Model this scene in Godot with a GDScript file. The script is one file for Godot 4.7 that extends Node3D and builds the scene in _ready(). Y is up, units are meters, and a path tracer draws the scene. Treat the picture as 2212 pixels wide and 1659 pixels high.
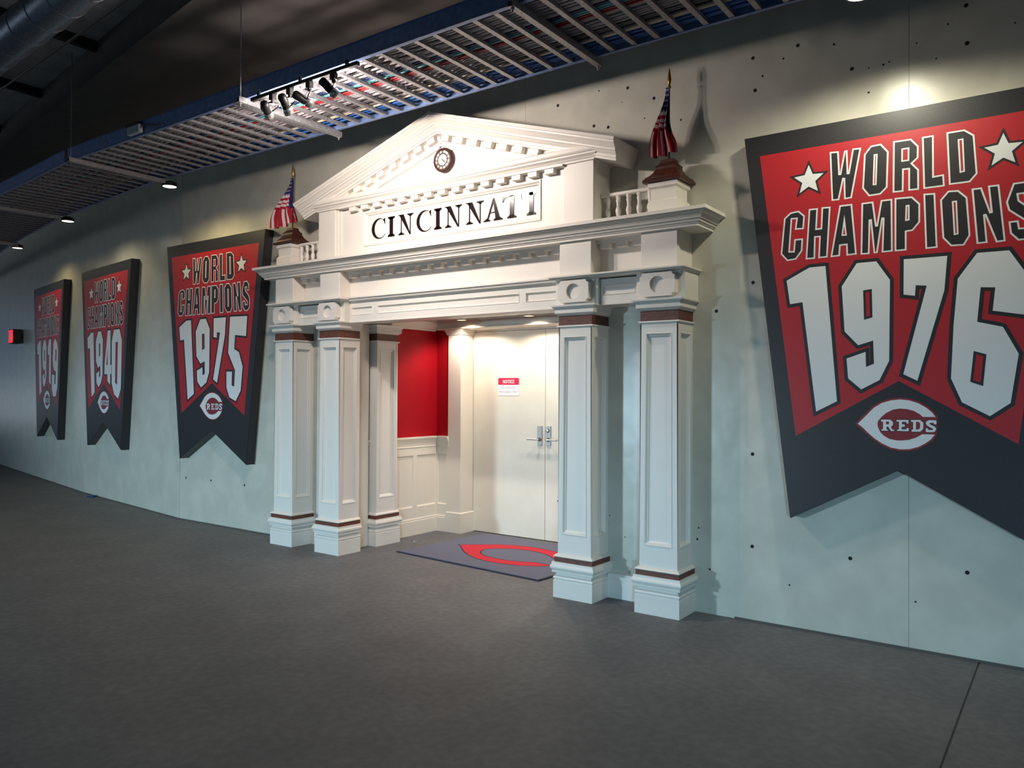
extends Node3D
# A stadium concourse: a white portico with a recessed double door stands against a painted concrete wall between championship banners.
# The wall's face is the plane z = 0, the floor y = 0, the viewer stands at z = 5.24.

const XC := -4.39            # middle of the portico
const COLS := [-6.422, -5.748, -3.034, -2.356]
const BANNER_X := -0.867

var M := {}                  # materials by name
var tint := Color.WHITE      # vertex colour of the shape being built
var rng := RandomNumberGenerator.new()
const GLYPH := {
	"W": [[-0.395, 3.056, -0.341, 3.052, -0.334, 2.911, -0.309, 3.048, -0.29, 3.05, -0.285, 2.909, -0.261, 3.054, -0.21, 3.051, -0.264, 2.748, -0.309, 2.746, -0.312, 2.872, -0.338, 2.746, -0.383, 2.747], []],
	"O": [[-0.156, 3.053, -0.098, 3.055, -0.056, 3, -0.062, 2.785, -0.101, 2.747, -0.167, 2.745, -0.204, 2.798, -0.194, 3.006], [-0.139, 2.997, -0.117, 2.996, -0.123, 2.808, -0.145, 2.809]],
	"R": [[-0.032, 3.057, 0.066, 3.055, 0.106, 3.005, 0.105, 2.934, 0.074, 2.907, 0.108, 2.865, 0.108, 2.746, 0.051, 2.747, 0.051, 2.874, 0.027, 2.875, 0.025, 2.746, -0.034, 2.748], [0.014, 3.005, 0.057, 3.005, 0.056, 2.925, 0.013, 2.925]],
	"L": [[0.123, 3.054, 0.185, 3.054, 0.186, 2.814, 0.238, 2.817, 0.242, 2.746, 0.131, 2.746], []],
	"D": [[0.25, 3.057, 0.342, 3.057, 0.39, 3.017, 0.406, 2.794, 0.369, 2.75, 0.263, 2.75], [0.307, 3.006, 0.336, 3.007, 0.344, 2.814, 0.317, 2.81]],
	"C": [[-0.676, 2.673, -0.636, 2.707, -0.584, 2.712, -0.545, 2.675, -0.552, 2.59, -0.608, 2.592, -0.599, 2.66, -0.625, 2.661, -0.639, 2.458, -0.617, 2.456, -0.61, 2.532, -0.556, 2.531, -0.561, 2.451, -0.599, 2.4, -0.657, 2.395, -0.697, 2.443], []],
	"H": [[-0.521, 2.714, -0.465, 2.713, -0.472, 2.585, -0.448, 2.585, -0.443, 2.715, -0.389, 2.712, -0.406, 2.396, -0.463, 2.394, -0.457, 2.527, -0.479, 2.528, -0.482, 2.394, -0.54, 2.394], []],
	"A": [[-0.336, 2.713, -0.262, 2.712, -0.235, 2.397, -0.295, 2.395, -0.297, 2.461, -0.329, 2.46, -0.333, 2.396, -0.389, 2.394], [-0.307, 2.652, -0.292, 2.519, -0.324, 2.521]],
	"M": [[-0.208, 2.71, -0.141, 2.71, -0.123, 2.565, -0.099, 2.713, -0.036, 2.712, -0.033, 2.395, -0.094, 2.394, -0.088, 2.596, -0.117, 2.394, -0.139, 2.394, -0.158, 2.594, -0.162, 2.392, -0.213, 2.393], []],
	"P": [[-0.023, 2.715, 0.072, 2.711, 0.114, 2.663, 0.114, 2.554, 0.076, 2.507, 0.042, 2.504, 0.042, 2.394, -0.023, 2.394], [0.037, 2.663, 0.058, 2.664, 0.058, 2.571, 0.034, 2.569]],
	"I": [[0.131, 2.718, 0.193, 2.714, 0.205, 2.393, 0.142, 2.392], []],
	"o": [[0.258, 2.717, 0.311, 2.714, 0.356, 2.666, 0.371, 2.447, 0.34, 2.392, 0.273, 2.394, 0.23, 2.446, 0.218, 2.669], [0.278, 2.654, 0.304, 2.654, 0.312, 2.46, 0.288, 2.456]],
	"N": [[0.376, 2.712, 0.426, 2.712, 0.47, 2.569, 0.456, 2.717, 0.511, 2.716, 0.541, 2.395, 0.495, 2.392, 0.442, 2.55, 0.455, 2.395, 0.401, 2.394], []],
	"S": [[0.576, 2.714, 0.634, 2.715, 0.665, 2.676, 0.669, 2.609, 0.628, 2.609, 0.625, 2.647, 0.601, 2.646, 0.605, 2.615, 0.665, 2.559, 0.684, 2.516, 0.682, 2.43, 0.649, 2.394, 0.599, 2.391, 0.561, 2.435, 0.554, 2.503, 0.601, 2.504, 0.607, 2.462, 0.635, 2.461, 0.635, 2.493, 0.553, 2.564, 0.542, 2.611], []],
	"1": [[-0.516, 2.341, -0.419, 2.342, -0.349, 1.493, -0.474, 1.426, -0.559, 2.123, -0.637, 2.115, -0.659, 2.268], []],
	"9": [[-0.235, 2.343, -0.124, 2.344, -0.048, 2.225, -0.052, 1.74, -0.105, 1.624, -0.208, 1.567, -0.284, 1.635, -0.293, 1.758, -0.184, 1.796, -0.181, 1.704, -0.136, 1.723, -0.141, 1.864, -0.226, 1.838, -0.305, 1.926, -0.322, 2.206], [-0.198, 2.173, -0.149, 2.178, -0.145, 2.005, -0.193, 1.993]],
	"7": [[0.027, 2.342, 0.255, 2.341, 0.24, 2.142, 0.1, 1.619, 0.025, 1.658, 0.149, 2.176, 0.091, 2.183, 0.087, 2.121, 0.026, 2.132], []],
	"6": [[0.404, 2.343, 0.558, 2.342, 0.64, 2.203, 0.637, 1.979, 0.479, 2.011, 0.492, 2.141, 0.421, 2.147, 0.404, 1.952, 0.528, 1.918, 0.602, 1.766, 0.564, 1.494, 0.466, 1.419, 0.329, 1.495, 0.274, 1.632, 0.287, 1.939, 0.308, 2.204], [0.387, 1.787, 0.449, 1.767, 0.433, 1.588, 0.37, 1.612]],
	"5": [[0.334, 2.343, 0.64, 2.336, 0.622, 2.121, 0.426, 2.14, 0.413, 1.987, 0.497, 1.952, 0.566, 1.795, 0.534, 1.534, 0.446, 1.419, 0.332, 1.459, 0.276, 1.566, 0.274, 1.742, 0.376, 1.74, 0.371, 1.592, 0.418, 1.576, 0.43, 1.756, 0.302, 1.95], []],
	"wish": [[-0.228, 1.357, -0.183, 1.405, -0.137, 1.456, -0.093, 1.485, -0.042, 1.502, 0.008, 1.508, 0.057, 1.503, 0.106, 1.486, 0.147, 1.461, 0.176, 1.435, 0.195, 1.408, 0.129, 1.407, 0.114, 1.422, 0.082, 1.441, 0.045, 1.451, 0.008, 1.454, -0.03, 1.447, -0.067, 1.427, -0.095, 1.401, -0.113, 1.376, -0.117, 1.359, -0.113, 1.337, -0.1, 1.309, -0.08, 1.288, -0.05, 1.27, -0.009, 1.263, 0.021, 1.264, 0.058, 1.27, 0.094, 1.284, 0.126, 1.305, 0.192, 1.306, 0.171, 1.276, 0.143, 1.253, 0.106, 1.23, 0.058, 1.214, 0.008, 1.211, -0.042, 1.219, -0.093, 1.243, -0.131, 1.269, -0.17, 1.304, -0.202, 1.337], []],
	"r": [[-0.097, 1.385, -0.047, 1.387, -0.03, 1.373, -0.031, 1.353, -0.042, 1.342, -0.032, 1.326, -0.024, 1.326, -0.024, 1.319, -0.042, 1.318, -0.057, 1.344, -0.066, 1.344, -0.066, 1.326, -0.058, 1.325, -0.058, 1.319, -0.095, 1.319, -0.095, 1.326, -0.086, 1.328, -0.085, 1.372, -0.095, 1.373], [-0.069, 1.374, -0.055, 1.375, -0.051, 1.366, -0.055, 1.358, -0.069, 1.358]],
	"e": [[-0.011, 1.386, 0.053, 1.387, 0.053, 1.365, 0.043, 1.366, 0.04, 1.376, 0.018, 1.375, 0.018, 1.36, 0.033, 1.361, 0.033, 1.346, 0.017, 1.345, 0.016, 1.33, 0.042, 1.331, 0.043, 1.339, 0.055, 1.339, 0.054, 1.32, -0.008, 1.32, -0.008, 1.328, 0.001, 1.329, 0.002, 1.375, -0.011, 1.376], []],
	"d": [[0.066, 1.387, 0.114, 1.389, 0.132, 1.372, 0.131, 1.336, 0.116, 1.32, 0.07, 1.318, 0.069, 1.329, 0.077, 1.331, 0.078, 1.375, 0.067, 1.377], [0.093, 1.377, 0.106, 1.378, 0.115, 1.368, 0.114, 1.34, 0.104, 1.332, 0.093, 1.331]],
	"s": [[0.162, 1.389, 0.2, 1.388, 0.2, 1.365, 0.188, 1.365, 0.185, 1.374, 0.167, 1.373, 0.164, 1.366, 0.191, 1.352, 0.2, 1.339, 0.191, 1.322, 0.176, 1.318, 0.145, 1.319, 0.145, 1.341, 0.155, 1.341, 0.158, 1.332, 0.179, 1.331, 0.183, 1.338, 0.152, 1.356, 0.144, 1.371, 0.15, 1.383], []],
}

func _ready() -> void:
	rng.seed = 1976
	# ---- camera -------------------------------------------------------------------------------------------------
	var cam := Camera3D.new()
	cam.name = "camera"
	var yaw := deg_to_rad(35.894)
	var pitch := deg_to_rad(0.474)
	var roll := deg_to_rad(0.283)
	var fw := Vector3(-sin(yaw) * cos(pitch), sin(pitch), -cos(yaw) * cos(pitch))
	var rt := Vector3(cos(yaw), 0, -sin(yaw))
	var up := rt.cross(fw)
	cam.transform = Transform3D(Basis(rt * cos(roll) + up * sin(roll), up * cos(roll) - rt * sin(roll), -fw), Vector3(0, 1.55, 5.242))
	cam.fov = rad_to_deg(2.0 * atan(829.5 / 1689.86))
	cam.near = 0.05
	cam.far = 200.0
	add_child(cam)
	cam.current = true
	# ---- sky, exposure ------------------------------------------------------------------------------------------
	var env := Environment.new()
	env.background_mode = Environment.BG_SKY
	var sky_mat := ProceduralSkyMaterial.new()
	sky_mat.sky_top_color = Color8(72, 120, 185)
	sky_mat.sky_horizon_color = Color8(115, 165, 205)
	sky_mat.ground_horizon_color = Color8(165, 176, 188)
	sky_mat.ground_bottom_color = Color8(158, 168, 180)
	sky_mat.sky_energy_multiplier = 0.5
	var sky := Sky.new()
	sky.sky_material = sky_mat
	env.sky = sky
	env.background_energy_multiplier = SKY_ENERGY
	env.tonemap_mode = Environment.TONE_MAPPER_LINEAR
	env.tonemap_exposure = 0.85
	env.sdfgi_enabled = true
	env.ssao_enabled = true
	env.ssil_enabled = true
	var we := WorldEnvironment.new()
	we.name = "world_environment"
	we.environment = env
	add_child(we)
	make_materials()
	# ---- the concourse, then the portico, then what hangs and stands about ---------------------------------------
	build_floor()
	build_walls()
	build_ceiling()
	build_recess()
	build_doors()
	build_portico()
	build_attic()
	build_banners()
	build_tray()
	build_lamps()
	build_flags()
	build_small_things()

# ---- numbers that set the light ----------------------------------------------------------------------------------
const SKY_ENERGY := 2.2
const CAN_ENERGY := 1.1
const CAN_BIG := 3.1
const SPOT_ENERGY := 1.6
const RECESS_ENERGY := 1.35
const FLOOD_ENERGY := 76.0
const FLOOD_FAR := 105.0
const SPILL_ENERGY := 0.3
const CAN_COLOR := Color(1.0, 0.91, 0.68)
const SPOT_COLOR := Color(1.0, 0.94, 0.9)
const RECESS_COLOR := Color(1.0, 0.97, 0.92)
const FLOOD_COLOR := Color(0.64, 0.87, 1.0)

# ---- naming ------------------------------------------------------------------------------------------------------
func numbered(called: String, under: Node) -> String:
	if not under.has_node(NodePath(called)):
		return called
	var n := 1
	while under.has_node(NodePath("%s_%03d" % [called, n])):
		n += 1
	return "%s_%03d" % [called, n]

func tag(o: Node, label: String, category: String, group := "") -> Node:
	o.set_meta("label", label)
	o.set_meta("category", category)
	if group:
		o.set_meta("group", group)
	return o

func thing(called: String, label: String, category: String, at := Vector3.ZERO, group := "") -> Node3D:
	var o := Node3D.new()
	o.name = numbered(called, self)
	o.position = at
	add_child(o, true)
	tag(o, label, category, group)
	return o

func put(called: String, mesh: Mesh, mat: Material, parent: Node = self) -> MeshInstance3D:
	var o := MeshInstance3D.new()
	o.name = numbered(called, parent)
	o.mesh = mesh
	o.material_override = mat
	parent.add_child(o, true)
	return o

func obj(called: String, s: SurfaceTool, mat: Material, parent: Node = self) -> MeshInstance3D:
	s.generate_normals()
	return put(called, s.commit(), mat, parent)

func struct(called: String, s: SurfaceTool, mat: Material, label := "", parent: Node = self) -> MeshInstance3D:
	var o := obj(called, s, mat, parent)
	if parent == self:
		o.set_meta("kind", "structure")
		if label:
			o.set_meta("label", label)
	return o

func struct_node(called: String, label: String) -> Node3D:
	var o := Node3D.new()
	o.name = numbered(called, self)
	add_child(o, true)
	o.set_meta("kind", "structure")
	o.set_meta("label", label)
	return o

# ---- shapes: every one adds to a SurfaceTool; corners run anticlockwise seen from outside --------------------------
func st(smooth := false) -> SurfaceTool:
	var s := SurfaceTool.new()
	s.begin(Mesh.PRIMITIVE_TRIANGLES)
	s.set_smooth_group(0 if smooth else -1)
	return s

func tri(s: SurfaceTool, a: Vector3, b: Vector3, c: Vector3) -> void:
	for v in [a, c, b]:
		s.set_color(tint)
		s.add_vertex(v)

func quad(s: SurfaceTool, a: Vector3, b: Vector3, c: Vector3, d: Vector3) -> void:
	tri(s, a, b, c)
	tri(s, a, c, d)

func box(s: SurfaceTool, a: Vector3, b: Vector3, t := Transform3D.IDENTITY) -> void:
	var p := []
	for i in 8:
		p.append(t * Vector3(b.x if i & 1 else a.x, b.y if i & 2 else a.y, b.z if i & 4 else a.z))
	quad(s, p[4], p[5], p[7], p[6])
	quad(s, p[1], p[0], p[2], p[3])
	quad(s, p[5], p[1], p[3], p[7])
	quad(s, p[0], p[4], p[6], p[2])
	quad(s, p[6], p[7], p[3], p[2])
	quad(s, p[0], p[1], p[5], p[4])

func cbox(s: SurfaceTool, a: Vector3, b: Vector3, e := 0.004, t := Transform3D.IDENTITY) -> void:   # a box with chamfered edges
	var mid := (a + b) / 2.0
	var h := (b - a) / 2.0
	e = minf(e, minf(h.x, minf(h.y, h.z)) * 0.9)
	var v := func(sx: int, sy: int, sz: int, axis: int) -> Vector3:
		var q := Vector3(sx * (h.x - e), sy * (h.y - e), sz * (h.z - e))
		q[axis] = [sx * h.x, sy * h.y, sz * h.z][axis]
		return t * (mid + q)
	for axis in 3:
		var u := (axis + 1) % 3
		var w := (axis + 2) % 3
		for sg in [-1, 1]:
			var k := []
			for c in [[-1, -1], [1, -1], [1, 1], [-1, 1]]:
				var q := [0, 0, 0]
				q[axis] = sg
				q[u] = c[0]
				q[w] = c[1]
				k.append(v.call(q[0], q[1], q[2], axis))
			if sg > 0:
				quad(s, k[0], k[1], k[2], k[3])
			else:
				quad(s, k[3], k[2], k[1], k[0])
		for su in [-1, 1]:
			for sw in [-1, 1]:
				var lo := [0, 0, 0]
				lo[u] = su
				lo[w] = sw
				lo[axis] = -1
				var hi := lo.duplicate()
				hi[axis] = 1
				var a0: Vector3 = v.call(lo[0], lo[1], lo[2], u)
				var a1: Vector3 = v.call(hi[0], hi[1], hi[2], u)
				var b1: Vector3 = v.call(hi[0], hi[1], hi[2], w)
				var b0: Vector3 = v.call(lo[0], lo[1], lo[2], w)
				if su * sw > 0:
					quad(s, a0, b0, b1, a1)
				else:
					quad(s, a1, b1, b0, a0)
	for sx in [-1, 1]:
		for sy in [-1, 1]:
			for sz in [-1, 1]:
				if sx * sy * sz > 0:
					tri(s, v.call(sx, sy, sz, 0), v.call(sx, sy, sz, 1), v.call(sx, sy, sz, 2))
				else:
					tri(s, v.call(sx, sy, sz, 0), v.call(sx, sy, sz, 2), v.call(sx, sy, sz, 1))

func rings(s: SurfaceTool, x0: float, x1: float, z0: float, z1: float, prof: Array, back := false) -> void:   # a moulding that runs round a rectangle: prof = [[outwards, y], ...]; back: it runs round the rear too
	var loop := []
	for q in prof:
		var d: float = q[0]
		var zb: float = z0 - d if back else z0
		loop.append([Vector3(x0 - d, q[1], zb), Vector3(x0 - d, q[1], z1 + d), Vector3(x1 + d, q[1], z1 + d), Vector3(x1 + d, q[1], zb)])
	for i in loop.size() - 1:
		for k in 4:
			var a: Array = loop[i]
			var b: Array = loop[i + 1]
			quad(s, a[k], a[(k + 1) % 4], b[(k + 1) % 4], b[k])
	var lo: Array = loop[0]
	var hi: Array = loop[-1]
	quad(s, lo[3], lo[2], lo[1], lo[0])
	quad(s, hi[0], hi[1], hi[2], hi[3])

func panel(s: SurfaceTool, o: Vector3, ux: Vector3, n: Vector3, hw0: float, hw1: float, h: float, steps: Array) -> void:   # an upright face, half as wide as hw0 at its foot and hw1 at its head, let in by steps = [[inset at the sides, at the foot, at the head, depth], ...]
	var ring := []
	for q in [[0.0, 0.0, 0.0, 0.0]] + steps:
		var y0: float = q[1]
		var y1: float = h - q[2]
		var w0: float = lerpf(hw0, hw1, y0 / h) - q[0]
		var w1: float = lerpf(hw0, hw1, y1 / h) - q[0]
		var p: Vector3 = o - n * q[3]
		ring.append([p - ux * w0 + Vector3.UP * y0, p + ux * w0 + Vector3.UP * y0, p + ux * w1 + Vector3.UP * y1, p - ux * w1 + Vector3.UP * y1])
	for i in ring.size() - 1:
		for k in 4:
			quad(s, ring[i][k], ring[i][(k + 1) % 4], ring[i + 1][(k + 1) % 4], ring[i + 1][k])
	var l: Array = ring[-1]
	quad(s, l[0], l[1], l[2], l[3])

func anticlockwise(poly: PackedVector2Array) -> PackedVector2Array:
	if Geometry2D.is_polygon_clockwise(poly):
		poly.reverse()
	return poly

func sheet(s: SurfaceTool, poly: PackedVector2Array, z: float, t := Transform3D.IDENTITY) -> void:
	poly = anticlockwise(poly)
	var k := Geometry2D.triangulate_polygon(poly)
	for i in range(0, k.size(), 3):
		var a := Vector3(poly[k[i]].x, poly[k[i]].y, z)
		var b := Vector3(poly[k[i + 1]].x, poly[k[i + 1]].y, z)
		var c := Vector3(poly[k[i + 2]].x, poly[k[i + 2]].y, z)
		if (b - a).cross(c - a).z < 0:
			var q := b
			b = c
			c = q
		tri(s, t * a, t * b, t * c)

func extrude(s: SurfaceTool, poly: PackedVector2Array, z0: float, z1: float, t := Transform3D.IDENTITY) -> void:
	poly = anticlockwise(poly)
	sheet(s, poly, z1, t)
	var k := Geometry2D.triangulate_polygon(poly)
	for i in range(0, k.size(), 3):
		var p := [Vector3(poly[k[i]].x, poly[k[i]].y, z0), Vector3(poly[k[i + 1]].x, poly[k[i + 1]].y, z0), Vector3(poly[k[i + 2]].x, poly[k[i + 2]].y, z0)]
		if (p[1] - p[0]).cross(p[2] - p[0]).z > 0:
			tri(s, t * p[0], t * p[2], t * p[1])
		else:
			tri(s, t * p[0], t * p[1], t * p[2])
	for i in poly.size():
		var a := poly[i]
		var b := poly[(i + 1) % poly.size()]
		quad(s, t * Vector3(a.x, a.y, z0), t * Vector3(b.x, b.y, z0), t * Vector3(b.x, b.y, z1), t * Vector3(a.x, a.y, z1))

func lathe(s: SurfaceTool, prof: Array, t := Transform3D.IDENTITY, n := 20) -> void:   # prof = [[radius, y], ...] from foot to head, turned about y; ends are closed
	for i in prof.size() - 1:
		for k in n:
			var a := TAU * k / n
			var b := TAU * (k + 1) / n
			var r0: float = prof[i][0]
			var r1: float = prof[i + 1][0]
			var p := t * Vector3(r0 * cos(a), prof[i][1], -r0 * sin(a))
			var q := t * Vector3(r0 * cos(b), prof[i][1], -r0 * sin(b))
			var u := t * Vector3(r1 * cos(b), prof[i + 1][1], -r1 * sin(b))
			var v := t * Vector3(r1 * cos(a), prof[i + 1][1], -r1 * sin(a))
			if r0 > 1e-5:
				tri(s, p, q, u)
			if r1 > 1e-5:
				tri(s, p, u, v)
	for e in [[0, -1], [prof.size() - 1, 1]]:
		var r: float = prof[e[0]][0]
		var c := t * Vector3(0, prof[e[0]][1], 0)
		if r > 1e-5:
			for k in n:
				var a := TAU * k / n
				var b := TAU * (k + 1) / n
				var p := t * Vector3(r * cos(a), prof[e[0]][1], -r * sin(a))
				var q := t * Vector3(r * cos(b), prof[e[0]][1], -r * sin(b))
				if e[1] > 0:
					tri(s, c, p, q)
				else:
					tri(s, c, q, p)

func along(a: Vector3, b: Vector3) -> Transform3D:   # y runs from a to b
	var y := (b - a).normalized()
	var x := y.cross(Vector3.RIGHT if absf(y.x) < 0.9 else Vector3.UP).normalized()
	return Transform3D(Basis(x, y, x.cross(y)), a)

func rod(s: SurfaceTool, a: Vector3, b: Vector3, r: float, n := 8) -> void:
	lathe(s, [[r, 0.0], [r, a.distance_to(b)]], along(a, b), n)

func tube(s: SurfaceTool, pts: Array, r: float, n := 6) -> void:
	var rows := []
	for i in pts.size():
		var d: Vector3 = (pts[mini(i + 1, pts.size() - 1)] - pts[maxi(i - 1, 0)]).normalized()
		var x := d.cross(Vector3.UP if absf(d.y) < 0.9 else Vector3.RIGHT).normalized()
		var y := x.cross(d)
		var row := []
		for k in n:
			row.append(pts[i] + (x * cos(TAU * k / n) + y * sin(TAU * k / n)) * r)
		rows.append(row)
	for i in rows.size() - 1:
		for k in n:
			quad(s, rows[i][k], rows[i + 1][k], rows[i + 1][(k + 1) % n], rows[i][(k + 1) % n])
	for k in range(1, n - 1):
		tri(s, rows[0][0], rows[0][k], rows[0][k + 1])
		tri(s, rows[-1][0], rows[-1][k + 1], rows[-1][k])

func points(flat: Array) -> PackedVector2Array:
	var p := PackedVector2Array()
	for i in range(0, flat.size(), 2):
		p.append(Vector2(flat[i], flat[i + 1]))
	return p

func grown(poly: PackedVector2Array, by: float) -> PackedVector2Array:
	var best := poly
	var most := 0.0
	for q in Geometry2D.offset_polygon(anticlockwise(poly), by, Geometry2D.JOIN_MITER):
		var w := 0.0
		for i in q.size():
			w += q[i].cross(q[(i + 1) % q.size()]) / 2.0
		if absf(w) > most:
			most = absf(w)
			best = q
	return best

# ---- materials ---------------------------------------------------------------------------------------------------
func noise_tex(seed_: int, freq: float, c0: Color, c1: Color, octaves := 4, size := 512, kind := FastNoiseLite.TYPE_SIMPLEX_SMOOTH) -> NoiseTexture2D:
	var n := FastNoiseLite.new()
	n.seed = seed_
	n.noise_type = kind
	n.frequency = freq
	n.fractal_octaves = octaves
	var g := Gradient.new()
	g.offsets = PackedFloat32Array([0.2, 0.8])
	g.colors = PackedColorArray([c0, c1])
	var t := NoiseTexture2D.new()
	t.width = size
	t.height = size
	t.seamless = true
	t.noise = n
	t.color_ramp = g
	return t

func noise_normal(seed_: int, freq: float) -> NoiseTexture2D:
	var t := noise_tex(seed_, freq, Color.BLACK, Color.WHITE, 3)
	t.color_ramp = null
	t.as_normal_map = true
	t.bump_strength = 4.0
	return t

func plain(c: Color, rough: float, metal := 0.0, spec := 0.5) -> StandardMaterial3D:
	var m := StandardMaterial3D.new()
	m.albedo_color = c
	m.roughness = rough
	m.metallic = metal
	m.metallic_specular = spec
	return m

func grained(c0: Color, c1: Color, rough: float, freq: float, scale: Vector3, seed_ := 1, octaves := 4, metal := 0.0) -> StandardMaterial3D:
	var m := plain(Color.WHITE, rough, metal)
	m.albedo_texture = noise_tex(seed_, freq, c0, c1, octaves)
	m.uv1_triplanar = true
	m.uv1_world_triplanar = true
	m.uv1_scale = scale
	return m

func glowing(c: Color, energy: float) -> StandardMaterial3D:
	var m := plain(c, 0.5)
	m.emission_enabled = true
	m.emission = c
	m.emission_energy_multiplier = energy
	return m

func make_materials() -> void:
	M.wall = grained(Color8(193, 190, 177), Color8(204, 201, 188), 0.3, 0.012, Vector3(0.45, 0.45, 0.45), 5)
	M.wall.normal_enabled = true
	M.wall.normal_scale = 0.12
	M.wall.normal_texture = noise_normal(8, 0.012)
	M.joint = plain(Color8(84, 84, 82), 0.9)
	M.hole = plain(Color8(36, 35, 34), 0.95)
	M.floor = grained(Color8(104, 104, 108), Color8(113, 113, 116), 0.6, 0.01, Vector3(0.3, 0.3, 0.3), 21, 5)
	M.floor.detail_enabled = true
	M.floor.detail_blend_mode = BaseMaterial3D.BLEND_MODE_MUL
	M.floor.detail_albedo = noise_tex(33, 0.03, Color8(226, 226, 228), Color8(255, 255, 255), 5)
	M.floor.detail_uv_layer = BaseMaterial3D.DETAIL_UV_2
	M.floor.uv2_triplanar = true
	M.floor.uv2_world_triplanar = true
	M.floor.uv2_scale = Vector3(0.9, 0.9, 0.9)
	M.floor_scuff = plain(Color8(88, 84, 82), 0.8)
	M.concrete = grained(Color8(146, 147, 148), Color8(166, 167, 168), 0.8, 0.02, Vector3(0.4, 0.4, 0.4), 41)
	M.black_ceiling = grained(Color8(84, 80, 78), Color8(90, 86, 84), 0.9, 0.02, Vector3(0.4, 0.4, 0.4), 43)
	M.white = plain(Color8(230, 224, 215), 0.42)
	M.trim = plain(Color8(232, 222, 206), 0.42)
	M.door = grained(Color8(230, 219, 200), Color8(234, 224, 206), 0.5, 0.01, Vector3(0.5, 0.5, 0.5), 47)
	M.red_paint = grained(Color8(164, 15, 28), Color8(174, 20, 33), 0.48, 0.05, Vector3(3, 3, 3), 51)
	M.red_paint.metallic_specular = 0.25
	M.soffit = plain(Color8(128, 108, 86), 0.06)
	M.wood = grained(Color8(72, 38, 27), Color8(122, 70, 50), 0.5, 0.03, Vector3(0.8, 9.0, 0.8), 61, 5)
	M.dark_wood = grained(Color8(48, 22, 17), Color8(88, 44, 30), 0.4, 0.03, Vector3(1.2, 10.0, 1.2), 63, 5)
	M.clock_wood = plain(Color8(66, 34, 30), 0.45)
	M.ink = plain(Color8(34, 22, 22), 0.16)
	M.black = plain(Color8(23, 22, 24), 0.55)
	M.black_metal = plain(Color8(20, 20, 21), 0.5)
	M.banner = grained(Color8(40, 39, 43), Color8(45, 44, 48), 0.42, 0.05, Vector3(2, 2, 2), 71)
	M.print = plain(Color.WHITE, 0.45)
	M.print.vertex_color_use_as_albedo = true
	M.cloth = plain(Color.WHITE, 0.85)
	M.cloth.vertex_color_use_as_albedo = true
	M.steel = grained(Color8(132, 132, 136), Color8(168, 168, 172), 0.45, 0.04, Vector3(2, 2, 2), 75, 3, 0.6)
	M.rail = grained(Color8(92, 116, 162), Color8(110, 134, 180), 0.42, 0.03, Vector3(1, 1, 1), 77, 3, 0.15)  # blue of the daylight is tinted into the rail colour
	M.duct = grained(Color8(104, 112, 124), Color8(138, 146, 156), 0.35, 0.05, Vector3(1.5, 1.5, 1.5), 79, 3, 0.75)  # slight blue stands in for daylight falling on the duct
	M.nickel = plain(Color8(176, 170, 166), 0.28, 0.9)
	M.silver = plain(Color8(200, 198, 196), 0.25, 0.85)
	M.gold = plain(Color8(190, 148, 70), 0.35, 0.8)
	M.mat = grained(Color8(92, 94, 112), Color8(116, 118, 138), 0.95, 0.12, Vector3(3, 3, 3), 81, 3)
	M.mat_edge = plain(Color8(38, 40, 58), 0.9)
	M.mat_red = grained(Color8(196, 30, 48), Color8(214, 44, 62), 0.95, 0.12, Vector3(3, 3, 3), 83, 3)
	M.sign_white = plain(Color8(238, 234, 234), 0.35)
	M.sign_red = plain(Color8(206, 28, 66), 0.35)
	M.sign_text = plain(Color8(176, 168, 168), 0.4)
	M.dial = plain(Color8(236, 214, 200), 0.5)
	M.wrapper = plain(Color8(214, 214, 218), 0.12)
	M.scrap = plain(Color8(40, 60, 120), 0.6)
	M.box_grey = plain(Color8(150, 160, 168), 0.5)
	M.parapet = plain(Color8(120, 120, 122), 0.8)
	M.exit_red = glowing(Color8(255, 30, 50), 1.2)
	M.lens_can = glowing(Color(1.0, 0.96, 0.88), 4.0)
	M.lens_spot = glowing(Color(1.0, 0.94, 0.9), 5.0)
	M.lens_recess = glowing(Color(1.0, 0.9, 0.72), 3.0)
	M.lens_flood = glowing(Color(0.8, 0.92, 1.0), 5.0)

# ---- floor, walls, ceiling ---------------------------------------------------------------------------------------
func build_floor() -> void:
	var f := struct_node("floor", "dark grey sealed concrete floor of the concourse with one saw-cut joint")
	for q in [[-0.458, 6.0], [-40.0, -0.466]]:
		var s := st()
		cbox(s, Vector3(q[0], -0.2, -3.6), Vector3(q[1], 0.0, 16.0), 0.003)
		obj("slab", s, M.floor, f)
	var j := st()
	box(j, Vector3(-0.47, -0.15, -3.6), Vector3(-0.454, -0.006, 16.0))
	obj("joint_filler", j, M.joint, f)
	# a thin dark strip where the floor meets the wall
	var g := st()
	box(g, Vector3(-1.9, 0.0, 0.0), Vector3(6.0, 0.012, 0.014))
	box(g, Vector3(-8.675, 0.0, 0.0), Vector3(-6.6, 0.012, 0.014))
	for k in 2:
		box(g, Vector3(-FACETS[k][1], 0.0, 0.0), Vector3(0, 0.012, 0.014), facet(k))
	struct("trim_1", g, M.joint, "thin dark strip along the foot of the concrete wall")

# the wall bends away beyond x = -8.675 in straight lengths: [degrees, length]
const FACETS := [[7.8, 3.3], [10.5, 6.0], [13.0, 18.0]]

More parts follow.
